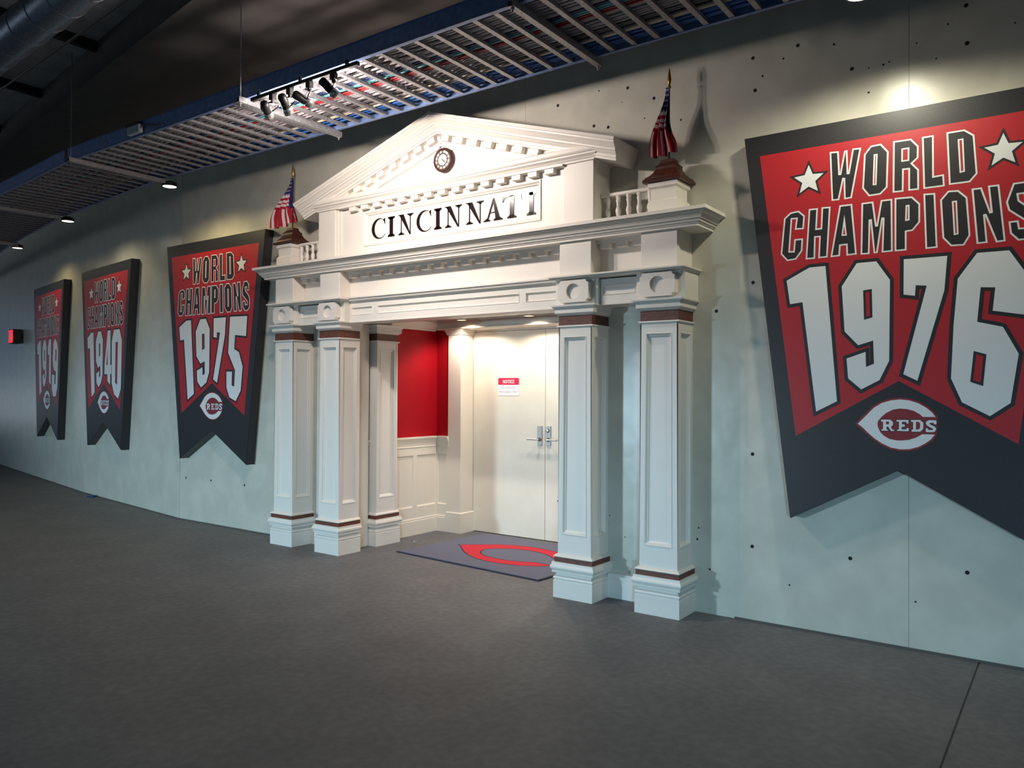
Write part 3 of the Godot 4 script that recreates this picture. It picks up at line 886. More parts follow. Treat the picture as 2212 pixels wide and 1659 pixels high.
func build_attic() -> void:
	var a := thing("attic_pediment", "white attic with a lettering panel under a dentilled triangular pediment", "pediment")
	var hx := 1.512
	var s := st()
	box(s, Vector3(XC - hx, 2.78, 0.002), Vector3(XC + hx, 3.25, 0.19))
	box(s, Vector3(XC - hx, 2.78, 0.19), Vector3(-5.3 - 0.001, 3.25, 0.235))
	box(s, Vector3(-3.357, 2.78, 0.19), Vector3(XC + hx, 3.25, 0.235))
	box(s, Vector3(-5.301, 2.78, 0.19), Vector3(-3.357, 2.868, 0.235))
	box(s, Vector3(-5.301, 3.172, 0.19), Vector3(-3.357, 3.25, 0.235))
	obj("attic_wall", s, M.white, a)
	s = st()
	panel(s, Vector3(-4.329, 2.86, 0.237), Vector3.RIGHT, Vector3.BACK, 0.98, 0.98, 0.32, [[0.006, 0.006, 0.006, -0.008], [0.014, 0.014, 0.014, -0.008], [0.026, 0.026, 0.026, 0.004], [0.034, 0.034, 0.034, 0.006], [0.04, 0.04, 0.04, 0.018]])
	obj("lettering_panel", s, M.white, a)
	for q in [[XC - hx - 0.002, XC - hx + 0.235], [XC + hx - 0.255, XC + hx + 0.002]]:
		s = st()
		cbox(s, Vector3(q[0], 2.78, 0.003), Vector3(q[1], 3.25, 0.262), 0.003)
		obj("corner_pilaster", s, M.white, a)
	for q in [[XC - hx + 0.235, XC - hx + 0.262], [XC - hx + 0.285, XC - hx + 0.305]]:
		s = st()
		cbox(s, Vector3(q[0], 2.78, 0.2), Vector3(q[1], 3.25, 0.246), 0.003)
		obj("edge_strip", s, M.white, a)
	for k in 15:
		var x := -5.463 + k * 0.1547
		s = st()
		cbox(s, Vector3(x, 3.196, 0.234), Vector3(x + 0.086, 3.238, 0.282), 0.003)
		obj("dentil", s, M.white, a)
	s = st()
	box(s, Vector3(XC - hx + 0.3, 3.236, 0.2), Vector3(XC + hx - 0.25, 3.252, 0.29))
	obj("bed_mould", s, M.white, a)
	s = st()
	rings(s, XC - hx - 0.006, XC + hx + 0.006, 0.002, 0.268, [[0.0, 3.245], [0.008, 3.247], [0.008, 3.26], [0.014, 3.263], [0.02, 3.275], [0.036, 3.288], [0.036, 3.3], [0.044, 3.303], [0.05, 3.314], [0.05, 3.34], [-0.02, 3.372]])
	obj("horizontal_cornice", s, M.white, a)
	s = st()
	extrude(s, PackedVector2Array([Vector2(XC - 1.46, 3.34), Vector2(XC + 1.46, 3.34), Vector2(XC, 3.8)]), 0.002, 0.212)
	obj("tympanum", s, M.white, a)
	# the sloping cornices: one profile (distance under the upper edge, distance from the wall) drawn from the ridge to a square end
	var tilt := atan(0.304)
	var apex := Vector2(XC, 3.872)
	var prof := [[0.0, 0.002], [0.0, 0.384], [0.022, 0.384], [0.026, 0.374], [0.036, 0.372], [0.05, 0.352], [0.064, 0.338], [0.07, 0.328], [0.082, 0.326], [0.086, 0.316], [0.1, 0.306], [0.11, 0.292], [0.128, 0.29], [0.13, 0.28], [0.146, 0.278], [0.146, 0.002]]
	for side in [-1, 1]:
		var t := Vector2(side * cos(tilt), -sin(tilt))
		var m := Vector2(-side * sin(tilt), -cos(tilt))
		var near := []
		var far := []
		for q in prof:
			var p: Vector2 = apex + m * q[0] + t * (q[0] * tan(tilt))
			var f: Vector2 = apex + m * q[0] + t * (1.748 / cos(tilt))
			near.append(Vector3(p.x, p.y, q[1]))
			far.append(Vector3(f.x, f.y, q[1]))
		s = st()
		for i in prof.size():
			var j := (i + 1) % prof.size()
			if side > 0:
				quad(s, near[j], far[j], far[i], near[i])
			else:
				quad(s, near[i], far[i], far[j], near[j])
		var cap := PackedVector2Array()
		for q in prof:
			cap.append(Vector2(q[1], -q[0]))
		var o := apex + t * (1.748 / cos(tilt))
		sheet(s, cap, 0.0, Transform3D(Basis(Vector3.BACK, -Vector3(m.x, m.y, 0), Vector3(t.x, t.y, 0)), Vector3(o.x, o.y, 0)))
		obj("raking_cornice", s, M.white, a)
		s = st()
		var tr := Transform3D(Basis(Vector3(t.x, t.y, 0) * side, -Vector3(m.x, m.y, 0), Vector3.BACK), Vector3(apex.x, apex.y, 0))
		box(s, Vector3(minf(side * 0.06, side * 1.47), -0.245, 0.2), Vector3(maxf(side * 0.06, side * 1.47), -0.14, 0.226), tr)
		box(s, Vector3(minf(side * 0.06, side * 1.47), -0.252, 0.2), Vector3(maxf(side * 0.06, side * 1.47), -0.24, 0.231), tr)
		obj("rake_frieze", s, M.white, a)
		for k in 8:
			var u: float = side * (0.135 + k * 0.158)
			s = st()
			cbox(s, Vector3(u - 0.043, -0.196, 0.222), Vector3(u + 0.043, -0.146, 0.27), 0.003, tr)
			obj("rake_dentil", s, M.white, a)
		s = st()
		box(s, Vector3(minf(side * 0.02, side * 1.74), -0.002, 0.05), Vector3(maxf(side * 0.02, side * 1.74), 0.004, 0.36), tr)
		obj("roof_edge", s, M.dark_wood, a)
	letters()
	clock()
	for side in [-1, 1]:
		pedestal(side)
		balustrade(side)

func serif(s: SurfaceTool, x0: float, x1: float, y: float, up: float, stem0: float, stem1: float, b: Callable) -> void:   # a bracketed foot or head
	b.call(s, [x0, y, x1, y, x1, y + up * 0.035, stem1 + 0.02, y + up * 0.07, stem1, y + up * 0.14, stem0, y + up * 0.14, stem0 - 0.02, y + up * 0.07, x0, y + up * 0.035])

func letters() -> void:   # glossy dark serif capitals, each its own piece
	var t := thing("lettering", "row of glossy dark serif capital letters spelling CINCINNATI on the white attic panel", "lettering")
	var run := [["C", -5.221, -5.05], ["I", -5.016, -4.932], ["N", -4.889, -4.705], ["C", -4.668, -4.498], ["I", -4.465, -4.38], ["N", -4.345, -4.155], ["N", -4.113, -3.926], ["A", -3.927, -3.732], ["T", -3.738, -3.548], ["I", -3.498, -3.412]]
	var y0 := 2.921
	var hh := 0.179
	for q in run:
		var s := st()
		var x0: float = q[1]
		var w: float = q[2] - q[1]
		var b := func(s2: SurfaceTool, flat: Array) -> void:
			var p := PackedVector2Array()
			for i in range(0, flat.size(), 2):
				p.append(Vector2(x0 + flat[i], y0 + flat[i + 1] * hh))
			extrude(s2, p, 0.217, 0.224)
		match q[0]:
			"I":
				var m := w / 2.0
				b.call(s, [m - 0.02, 0, m + 0.02, 0, m + 0.02, 1, m - 0.02, 1])
				serif(s, 0, w, 0, 1, m - 0.02, m + 0.02, b)
				serif(s, 0, w, 1, -1, m - 0.02, m + 0.02, b)
			"N":
				b.call(s, [0.033, 0.0, 0.042, 0.0, 0.042, 1.0, 0.033, 1.0])
				b.call(s, [w - 0.042, 0.0, w - 0.033, -0.03, w - 0.033, 1.0, w - 0.042, 1.0])
				b.call(s, [0.012, 1.0, 0.066, 1.0, w - 0.033, -0.03, w - 0.046, -0.03])
				b.call(s, [0.0, 1.0, 0.0, 0.97, 0.036, 0.94, 0.066, 1.0])
				serif(s, 0.004, 0.075, 0, 1, 0.033, 0.042, b)
				serif(s, w - 0.075, w, 1, -1, w - 0.042, w - 0.033, b)
			"A":
				b.call(s, [0.03, 0.0, 0.044, 0.0, w * 0.53, 0.9, w * 0.49, 1.02])
				b.call(s, [w - 0.07, 0.0, w - 0.022, 0.0, w * 0.55, 1.02, w * 0.48, 1.02])
				b.call(s, [0.055, 0.36, w - 0.08, 0.36, w - 0.084, 0.4, 0.06, 0.4])
				serif(s, 0.0, 0.068, 0, 1, 0.034, 0.04, b)
				serif(s, w - 0.094, w, 0, 1, w - 0.066, w - 0.03, b)
			"T":
				var m := w / 2.0
				b.call(s, [m - 0.02, 0, m + 0.02, 0, m + 0.02, 1, m - 0.02, 1])
				serif(s, m - 0.045, m + 0.045, 0, 1, m - 0.02, m + 0.02, b)
				b.call(s, [0.006, 1.0, 0.0, 0.74, 0.008, 0.74, 0.022, 0.9, 0.05, 0.955, w - 0.05, 0.955, w - 0.022, 0.9, w - 0.008, 0.74, w, 0.74, w - 0.006, 1.0])
			"C":
				var p := []
				var n := 30
				for k in n + 1:
					var g := deg_to_rad(lerpf(42.0, 320.0, k / float(n)))
					p.append_array([w * 0.56 + w * 0.56 * cos(g), 0.5 + 0.52 * sin(g)])
				for k in n + 1:
					var g := deg_to_rad(lerpf(322.0, 46.0, k / float(n)))
					p.append_array([w * 0.65 + w * 0.45 * cos(g), 0.5 + 0.475 * sin(g)])
				b.call(s, p)
				b.call(s, [w * 0.985, 0.99, w * 0.95, 0.99, w * 0.86, 0.9, w * 0.93, 0.78, w * 0.985, 0.66])
		obj("letter", s, M.ink, t)

func clock() -> void:
	var at := Vector3(-4.345, 3.495, 0.213)
	var c := thing("wall_clock", "round dark wooden clock with a pale dial and Roman numeral ring in the pediment", "clock", at)
	var face := Transform3D(Basis(Vector3.RIGHT, Vector3.BACK, Vector3.DOWN), Vector3.ZERO)
	var s := st(true)
	lathe(s, [[0.098, 0.0], [0.103, 0.01], [0.103, 0.034], [0.098, 0.046], [0.09, 0.05], [0.084, 0.048], [0.08, 0.04], [0.0, 0.04]], face, 40)
	obj("case", s, M.clock_wood, c)
	s = st()
	lathe(s, [[0.08, 0.0405], [0.08, 0.042], [0.0, 0.042]], face, 40)
	obj("dial", s, M.dial, c)
	s = st()
	for q in [[0.0575, 0.048], [0.0815, 0.0775]]:
		for k in 36:
			var a := TAU * k / 36.0
			var b := TAU * (k + 1) / 36.0
			var v := func(r: float, g: float) -> Vector3: return Vector3(r * cos(g), r * sin(g), 0.0425)
			quad(s, v.call(q[1], a), v.call(q[0], a), v.call(q[0], b), v.call(q[1], b))
	obj("numeral_ring", s, M.black, c)
	var strokes := [4, 1, 2, 3, 2, 2, 3, 4, 5, 3, 2, 3]
	for h in 12:
		s = st()
		var spin := Transform3D(Basis(Vector3.BACK, -TAU * h / 12.0), Vector3.ZERO)
		for k in strokes[h]:
			var x: float = (k - (strokes[h] - 1) / 2.0) * 0.0055
			box(s, Vector3(x - 0.0018, 0.0575, 0.042), Vector3(x + 0.0018, 0.0765, 0.0428), spin)
		obj("numeral", s, M.black, c)
	for q in [[-137.0, 0.045, 0.0022], [-128.0, 0.03, 0.003]]:
		s = st()
		box(s, Vector3(-q[2], -0.01, 0.0428), Vector3(q[2], q[1], 0.0442), Transform3D(Basis(Vector3.BACK, deg_to_rad(q[0])), Vector3.ZERO))
		obj("hand", s, M.black, c)

func pedestal(side: int) -> void:
	var p := thing("pedestal", "small white square pedestal under the flag " + ("near the banner ending 75" if side < 0 else "near the large banner"), "pedestal", Vector3(XC + side * 2.055, 2.78, 0), "pedestals on the cornice")
	var s := st()
	rings(s, -0.095, 0.095, 0.045, 0.235, [[0.015, 0.0], [0.015, 0.092], [0.01, 0.1], [0.0, 0.108], [0.0, 0.185], [0.01, 0.19], [0.016, 0.196], [0.016, 0.224], [0.012, 0.228]], true)
	obj("pedestal_block", s, M.white, p)

func balustrade(side: int) -> void:
	var b := thing("balustrade", "short white balustrade of turned balusters on the cornice, " + ("toward the banner ending 75" if side < 0 else "toward the large banner"), "balustrade", Vector3.ZERO, "balustrades on the cornice")
	var x0: float = XC + side * 1.515
	var x1: float = XC + side * 1.958
	var s := st()
	cbox(s, Vector3(minf(x0, x1), 2.982, 0.115), Vector3(maxf(x0, x1), 3.008, 0.165), 0.006)
	obj("handrail", s, M.white, b)
	s = st()
	box(s, Vector3(minf(x0, x1), 2.78, 0.118), Vector3(maxf(x0, x1), 2.79, 0.162))
	obj("bottom_rail", s, M.white, b)
	for k in 5:
		var x: float = x0 + side * (0.055 + k * 0.085)
		s = st(true)
		lathe(s, [[0.02, 2.788], [0.02, 2.806], [0.015, 2.812], [0.019, 2.822], [0.013, 2.832], [0.018, 2.85], [0.022, 2.87], [0.018, 2.892], [0.011, 2.908], [0.016, 2.915], [0.012, 2.922], [0.016, 2.935], [0.019, 2.95], [0.014, 2.962], [0.02, 2.968], [0.02, 2.984]], Transform3D(Basis.IDENTITY, Vector3(x, 0, 0.14)), 14)
		obj("baluster", s, M.white, b)

# ---- banners -----------------------------------------------------------------------------------------------------
func red_ink(_y: float) -> Color:   # one printed red over the whole field
	return Color8(172, 34, 43).srgb_to_linear()

func red_sheet(s: SurfaceTool, poly: PackedVector2Array, z: float) -> void:
	for i in 16:
		var y0 := 1.2 + i * 0.12
		for piece in Geometry2D.intersect_polygons(poly, PackedVector2Array([Vector2(-2, y0), Vector2(2, y0), Vector2(2, y0 + 0.12), Vector2(-2, y0 + 0.12)])):
			var p := anticlockwise(piece)
			var k := Geometry2D.triangulate_polygon(p)
			for j in range(0, k.size(), 3):
				for n in [0, 2, 1]:
					var v := p[k[j + n]]
					s.set_color(red_ink(v.y))
					s.add_vertex(Vector3(v.x, v.y, z))

func inked(s: SurfaceTool, poly: PackedVector2Array, z: float, c: Color) -> void:
	tint = c
	sheet(s, poly, z)
	tint = Color.WHITE

func star(c: Vector2, r: float) -> PackedVector2Array:
	var p := PackedVector2Array()
	for k in 10:
		p.append(c + Vector2.from_angle(PI / 2 + k * PI / 5) * (r if k % 2 == 0 else r * 0.44))
	return p

func flipped(flat: Array, c: Vector2) -> Array:   # turned half round about c: a 6 becomes a 9
	var out := []
	for i in range(0, flat.size(), 2):
		out.append_array([2 * c.x - flat[i], 2 * c.y - flat[i + 1]])
	return out

const FOUR := [[0.13, 2.34, 0.238, 2.34, 0.238, 1.87, 0.278, 1.87, 0.278, 1.745, 0.238, 1.745, 0.238, 1.6, 0.135, 1.65, 0.135, 1.745, 0.025, 1.745, 0.025, 1.88], [0.138, 2.09, 0.138, 1.87, 0.094, 1.87]]
const ZERO := [[0.36, 2.34, 0.56, 2.34, 0.645, 2.19, 0.625, 1.55, 0.53, 1.415, 0.39, 1.47, 0.295, 1.62, 0.285, 2.19], [0.425, 2.17, 0.505, 2.17, 0.49, 1.6, 0.418, 1.63]]
const SMALL_ONE := [[0.1, 2.34, 0.225, 2.34, 0.232, 1.6, 0.118, 1.65, 0.112, 2.1, 0.04, 2.08, 0.03, 2.22], []]

func figure(k: String) -> Array:
	match k:
		"4": return FOUR
		"0": return ZERO
		"i": return SMALL_ONE
		"g": return [flipped(GLYPH["6"][0], Vector2(0.466, 1.881)), flipped(GLYPH["6"][1], Vector2(0.466, 1.881))]
	return GLYPH[k]

func build_banners() -> void:
	var white := Color8(222, 224, 226).srgb_to_linear()
	var black := Color8(41, 40, 44).srgb_to_linear()
	var rows := [
		["1976", Transform3D(Basis.IDENTITY, Vector3(BANNER_X, 0, 0)), "large swallowtail wall banner in red and black ending in the figure 6"],
		["1975", Transform3D(Basis.IDENTITY, Vector3(-7.868, 0, 0)), "red and black swallowtail wall banner ending in 75, beside the portico"],
		["1940", facet(0, 2.2), "red and black swallowtail wall banner ending in the figures 40"],
		["19ig", facet(1, 1.68), "small red and black swallowtail wall banner ending in the figures 19, beside the exit sign"],
	]
	for q in rows:
		var b := thing("pennant_banner", q[2], "banner", Vector3.ZERO, "championship banners on the wall")
		b.transform = q[1]
		var s := st()
		var out := PackedVector2Array([Vector2(-0.94, 3.239), Vector2(0.94, 3.239), Vector2(0.635, 0.736), Vector2(0.0, 1.084), Vector2(-0.635, 0.736)])
		extrude(s, out, 0.004, 0.106)
		extrude(s, grown(out, -0.003), 0.106, 0.1095)
		obj("panel_box", s, M.banner, b)
		s = st()
		red_sheet(s, PackedVector2Array([Vector2(-0.835, 3.105), Vector2(0.835, 3.105), Vector2(0.6, 1.268), Vector2(0.0, 1.618), Vector2(-0.6, 1.268)]), 0.11)
		obj("red_field", s, M.print, b)
		for k in ["W", "O", "R", "L", "D", "C", "H", "A", "M", "P", "I", "o", "N", "S"]:
			var g: Array = GLYPH[k]
			s = st()
			inked(s, points(g[0]), 0.1106, white)
			inked(s, grown(points(g[0]), -0.0095), 0.1112, black)
			if g[1].size():
				inked(s, points(g[1]), 0.1118, white)
				red_sheet(s, grown(points(g[1]), -0.0085), 0.1124)
			obj("letter", s, M.print, b)
		for i in 4:
			var key: String = q[0][i]
			if i == 1:
				key = "9"
			var g := figure(key)
			s = st()
			inked(s, grown(points(g[0]), 0.021), 0.1106, black)
			inked(s, points(g[0]), 0.1112, white)
			if g[1].size():
				inked(s, points(g[1]), 0.1118, black)
				red_sheet(s, grown(points(g[1]), -0.014), 0.1124)
			obj("numeral", s, M.print, b)
		for c in [Vector2(-0.522, 2.9), Vector2(0.53, 2.905)]:
			s = st()
			inked(s, star(c, 0.128), 0.1106, black)
			inked(s, star(c, 0.096), 0.1112, white)
			obj("star", s, M.print, b)
		s = st()
		var maroon := Color8(134, 40, 48).srgb_to_linear()
		var wish := points(GLYPH["wish"][0])
		inked(s, grown(Geometry2D.convex_hull(wish), 0.011), 0.1106, maroon)
		inked(s, wish, 0.1112, white)
		for k in ["r", "e", "d", "s"]:
			inked(s, grown(points(GLYPH[k][0]), 0.004), 0.1109, black)
			inked(s, points(GLYPH[k][0]), 0.1116, white)
			if GLYPH[k][1].size():
				inked(s, points(GLYPH[k][1]), 0.112, maroon)
		obj("emblem", s, M.print, b)

# ---- overhead tray, cables, track and lamps ----------------------------------------------------------------------
const TRAY := [[1.6, 0.75], [-7.9, 0.75], [-10.5, 0.52], [-13.1, 0.07], [-19.0, -1.2]]   # its edge next to the wall, in plan
const TRAY_Y := 3.745
const TRAY_W := 0.91

func leg_of(i: int) -> Transform3D:   # x runs back along a leg of the tray, z away from the wall
	var a := Vector3(TRAY[i][0], 0, TRAY[i][1])
	var d := (Vector3(TRAY[i + 1][0], 0, TRAY[i + 1][1]) - a).normalized()
	return Transform3D(Basis(-d, Vector3.UP, (-d).cross(Vector3.UP)), a)

func leg_length(i: int) -> float:
	return Vector2(TRAY[i + 1][0] - TRAY[i][0], TRAY[i + 1][1] - TRAY[i][1]).length()

func tray_point(u: float, across: float, y: float) -> Vector3:
	for i in TRAY.size() - 1:
		var l := leg_length(i)
		if u <= l or i == TRAY.size() - 2:
			return leg_of(i) * Vector3(-u, y, across)
		u -= l
	return Vector3.ZERO

func build_tray() -> void:
	var t := thing("cable_tray", "long galvanized ladder cable tray hung under the ceiling in front of the wall", "cable tray")
	for i in TRAY.size() - 1:
		var f := leg_of(i)
		var l := leg_length(i)
		for q in [[TRAY_W - 0.006, 0.006, 1.0], [0.0, 0.006, -1.0]]:
			var s := st()
			var z0: float = q[0]
			cbox(s, Vector3(-l, TRAY_Y, z0), Vector3(0, TRAY_Y + 0.115, z0 + 0.006), 0.001, f)
			var lip: float = -0.03 if q[2] > 0 else 0.03
			box(s, Vector3(-l, TRAY_Y, minf(z0, z0 + lip)), Vector3(0, TRAY_Y + 0.004, maxf(z0 + 0.006, z0 + lip)), f)
			box(s, Vector3(-l, TRAY_Y + 0.111, minf(z0, z0 - lip * 0.6)), Vector3(0, TRAY_Y + 0.115, maxf(z0 + 0.006, z0 - lip * 0.6)), f)
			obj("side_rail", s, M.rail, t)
		var n := int(l / 0.157)
		for k in n:
			var x := -(k + 0.5) * l / n
			var s := st()
			box(s, Vector3(x - 0.017, TRAY_Y + 0.004, 0.006), Vector3(x + 0.017, TRAY_Y + 0.008, TRAY_W - 0.006), f)
			box(s, Vector3(x - 0.017, TRAY_Y + 0.008, 0.006), Vector3(x - 0.013, TRAY_Y + 0.026, TRAY_W - 0.006), f)
			box(s, Vector3(x + 0.013, TRAY_Y + 0.008, 0.006), Vector3(x + 0.017, TRAY_Y + 0.026, TRAY_W - 0.006), f)
			obj("rung", s, M.steel, t)
	# trapeze hangers: a channel under the tray on two threaded rods
	var hung := [[-0.05, 0, "past the spotlights, near the large banner"], [-2.575, 0, "near the flag beside the large banner"], [-5.1, 0, "next to the four spotlights"], [-7.76, 0, "over the banner ending 75"], [-10.5, 1, "over the banner ending 40"], [-13.1, 2, "over the banner ending 19"]]
	for q in hung:
		var h := thing("trapeze_hanger", "galvanized channel holding up the cable tray, " + q[2], "hanger", Vector3.ZERO, "hangers of the cable tray")
		var f := leg_of(q[1])
		var x: float = (f.affine_inverse() * Vector3(q[0], 0, TRAY[q[1]][1])).x
		var s := st()
		box(s, Vector3(x - 0.021, TRAY_Y - 0.043, -0.04), Vector3(x + 0.021, TRAY_Y - 0.04, TRAY_W + 0.06), f)
		box(s, Vector3(x - 0.021, TRAY_Y - 0.04, -0.04), Vector3(x - 0.018, TRAY_Y - 0.001, TRAY_W + 0.06), f)
		box(s, Vector3(x + 0.018, TRAY_Y - 0.04, -0.04), Vector3(x + 0.021, TRAY_Y - 0.001, TRAY_W + 0.06), f)
		obj("channel", s, M.steel, h)
		for z in [-0.02, TRAY_W + 0.035]:
			s = st()
			rod(s, f * Vector3(x, TRAY_Y - 0.07, z), f * Vector3(x, 4.75 if z > 0.5 else 4.45, z), 0.005)
			lathe(s, [[0.011, TRAY_Y - 0.055], [0.011, TRAY_Y - 0.044]], f * Transform3D(Basis.IDENTITY, Vector3(x, 0, z)), 6)
			obj("rod", s, M.steel, h)
	# cables: [colour, from, to, how many, thickness, name of the colour]
	var kinds := [
		[Color8(226, 214, 218), 0.80, 0.58, 12, 0.0085, "pinkish white", "next to the outer rail"], [Color8(40, 60, 110), 0.57, 0.55, 2, 0.008, "navy blue", "beside the teal cables"],
		[Color8(120, 196, 206), 0.54, 0.50, 3, 0.008, "pale teal", "in the middle of the bundle"], [Color8(196, 52, 60), 0.485, 0.46, 2, 0.0075, "red", "in the middle of the bundle"],
		[Color8(196, 186, 192), 0.45, 0.30, 9, 0.0085, "greyish pink", "inward of the red ones"], [Color8(110, 104, 108), 0.28, 0.21, 4, 0.009, "dark grey", "beside the cream cables"],
		[Color8(246, 232, 208), 0.195, 0.18, 2, 0.009, "cream", "beside the blue ones"], [Color8(52, 118, 206), 0.15, 0.07, 5, 0.009, "bright blue", "next to the rail by the wall"],
	]
	for q in kinds:
		var m := plain(q[0].darkened(0.2), 0.5)
		for k in q[3]:
			var across: float = lerpf(q[1], q[2], k / float(q[3] - 1))
			var ph := rng.randf() * 20.0
			var y: float = TRAY_Y + 0.027 + q[4] + (0.014 if k % 3 == 2 else 0.0) + rng.randf() * 0.004
			var p := []
			for i in 44:
				var u := 0.3 + i * 0.36
				p.append(tray_point(u, across + 0.009 * sin(u * 1.3 + ph) + 0.005 * sin(u * 3.1 + ph * 2.0), y + 0.003 * sin(u * 2.3 + ph)))
			var s := st(true)
			tube(s, p, q[4])
			tag(obj("cable", s, m), "%s cable lying along the overhead ladder tray, %s" % [q[5], q[6]], "cable", "%s cables in the tray" % q[5])
	# small box on the outer rail
	var j := thing("junction_box", "small pale junction box on the outer rail of the cable tray", "junction box", Vector3(-6.62, TRAY_Y + 0.03, 1.668))
	var s := st()
	cbox(s, Vector3(-0.1, -0.02, 0), Vector3(0.1, 0.05, 0.04), 0.004)
	obj("enclosure", s, M.box_grey, j)
	s = st()
	cbox(s, Vector3(-0.14, 0.052, 0), Vector3(0.06, 0.085, 0.03), 0.003)
	rod(s, Vector3(0.0, 0.06, 0.02), Vector3(0.42, -0.02, 0.012), 0.006)
	obj("bracket", s, M.black_metal, j)

func spot_light(parent: Node, at: Vector3, towards: Vector3, energy: float, c: Color, angle: float, soft: float, size: float) -> void:
	var l := SpotLight3D.new()
	l.name = "light"
	parent.add_child(l, true)
	l.position = at
	var d := (towards - at).normalized()
	var x := d.cross(Vector3.UP if absf(d.y) < 0.95 else Vector3.RIGHT).normalized()
	l.basis = Basis(x, x.cross(d), -d)
	l.light_color = c
	l.light_energy = energy
	l.spot_angle = angle
	l.spot_angle_attenuation = soft
	l.spot_range = 40.0
	l.spot_attenuation = 2.0
	l.light_size = size
	l.shadow_enabled = true

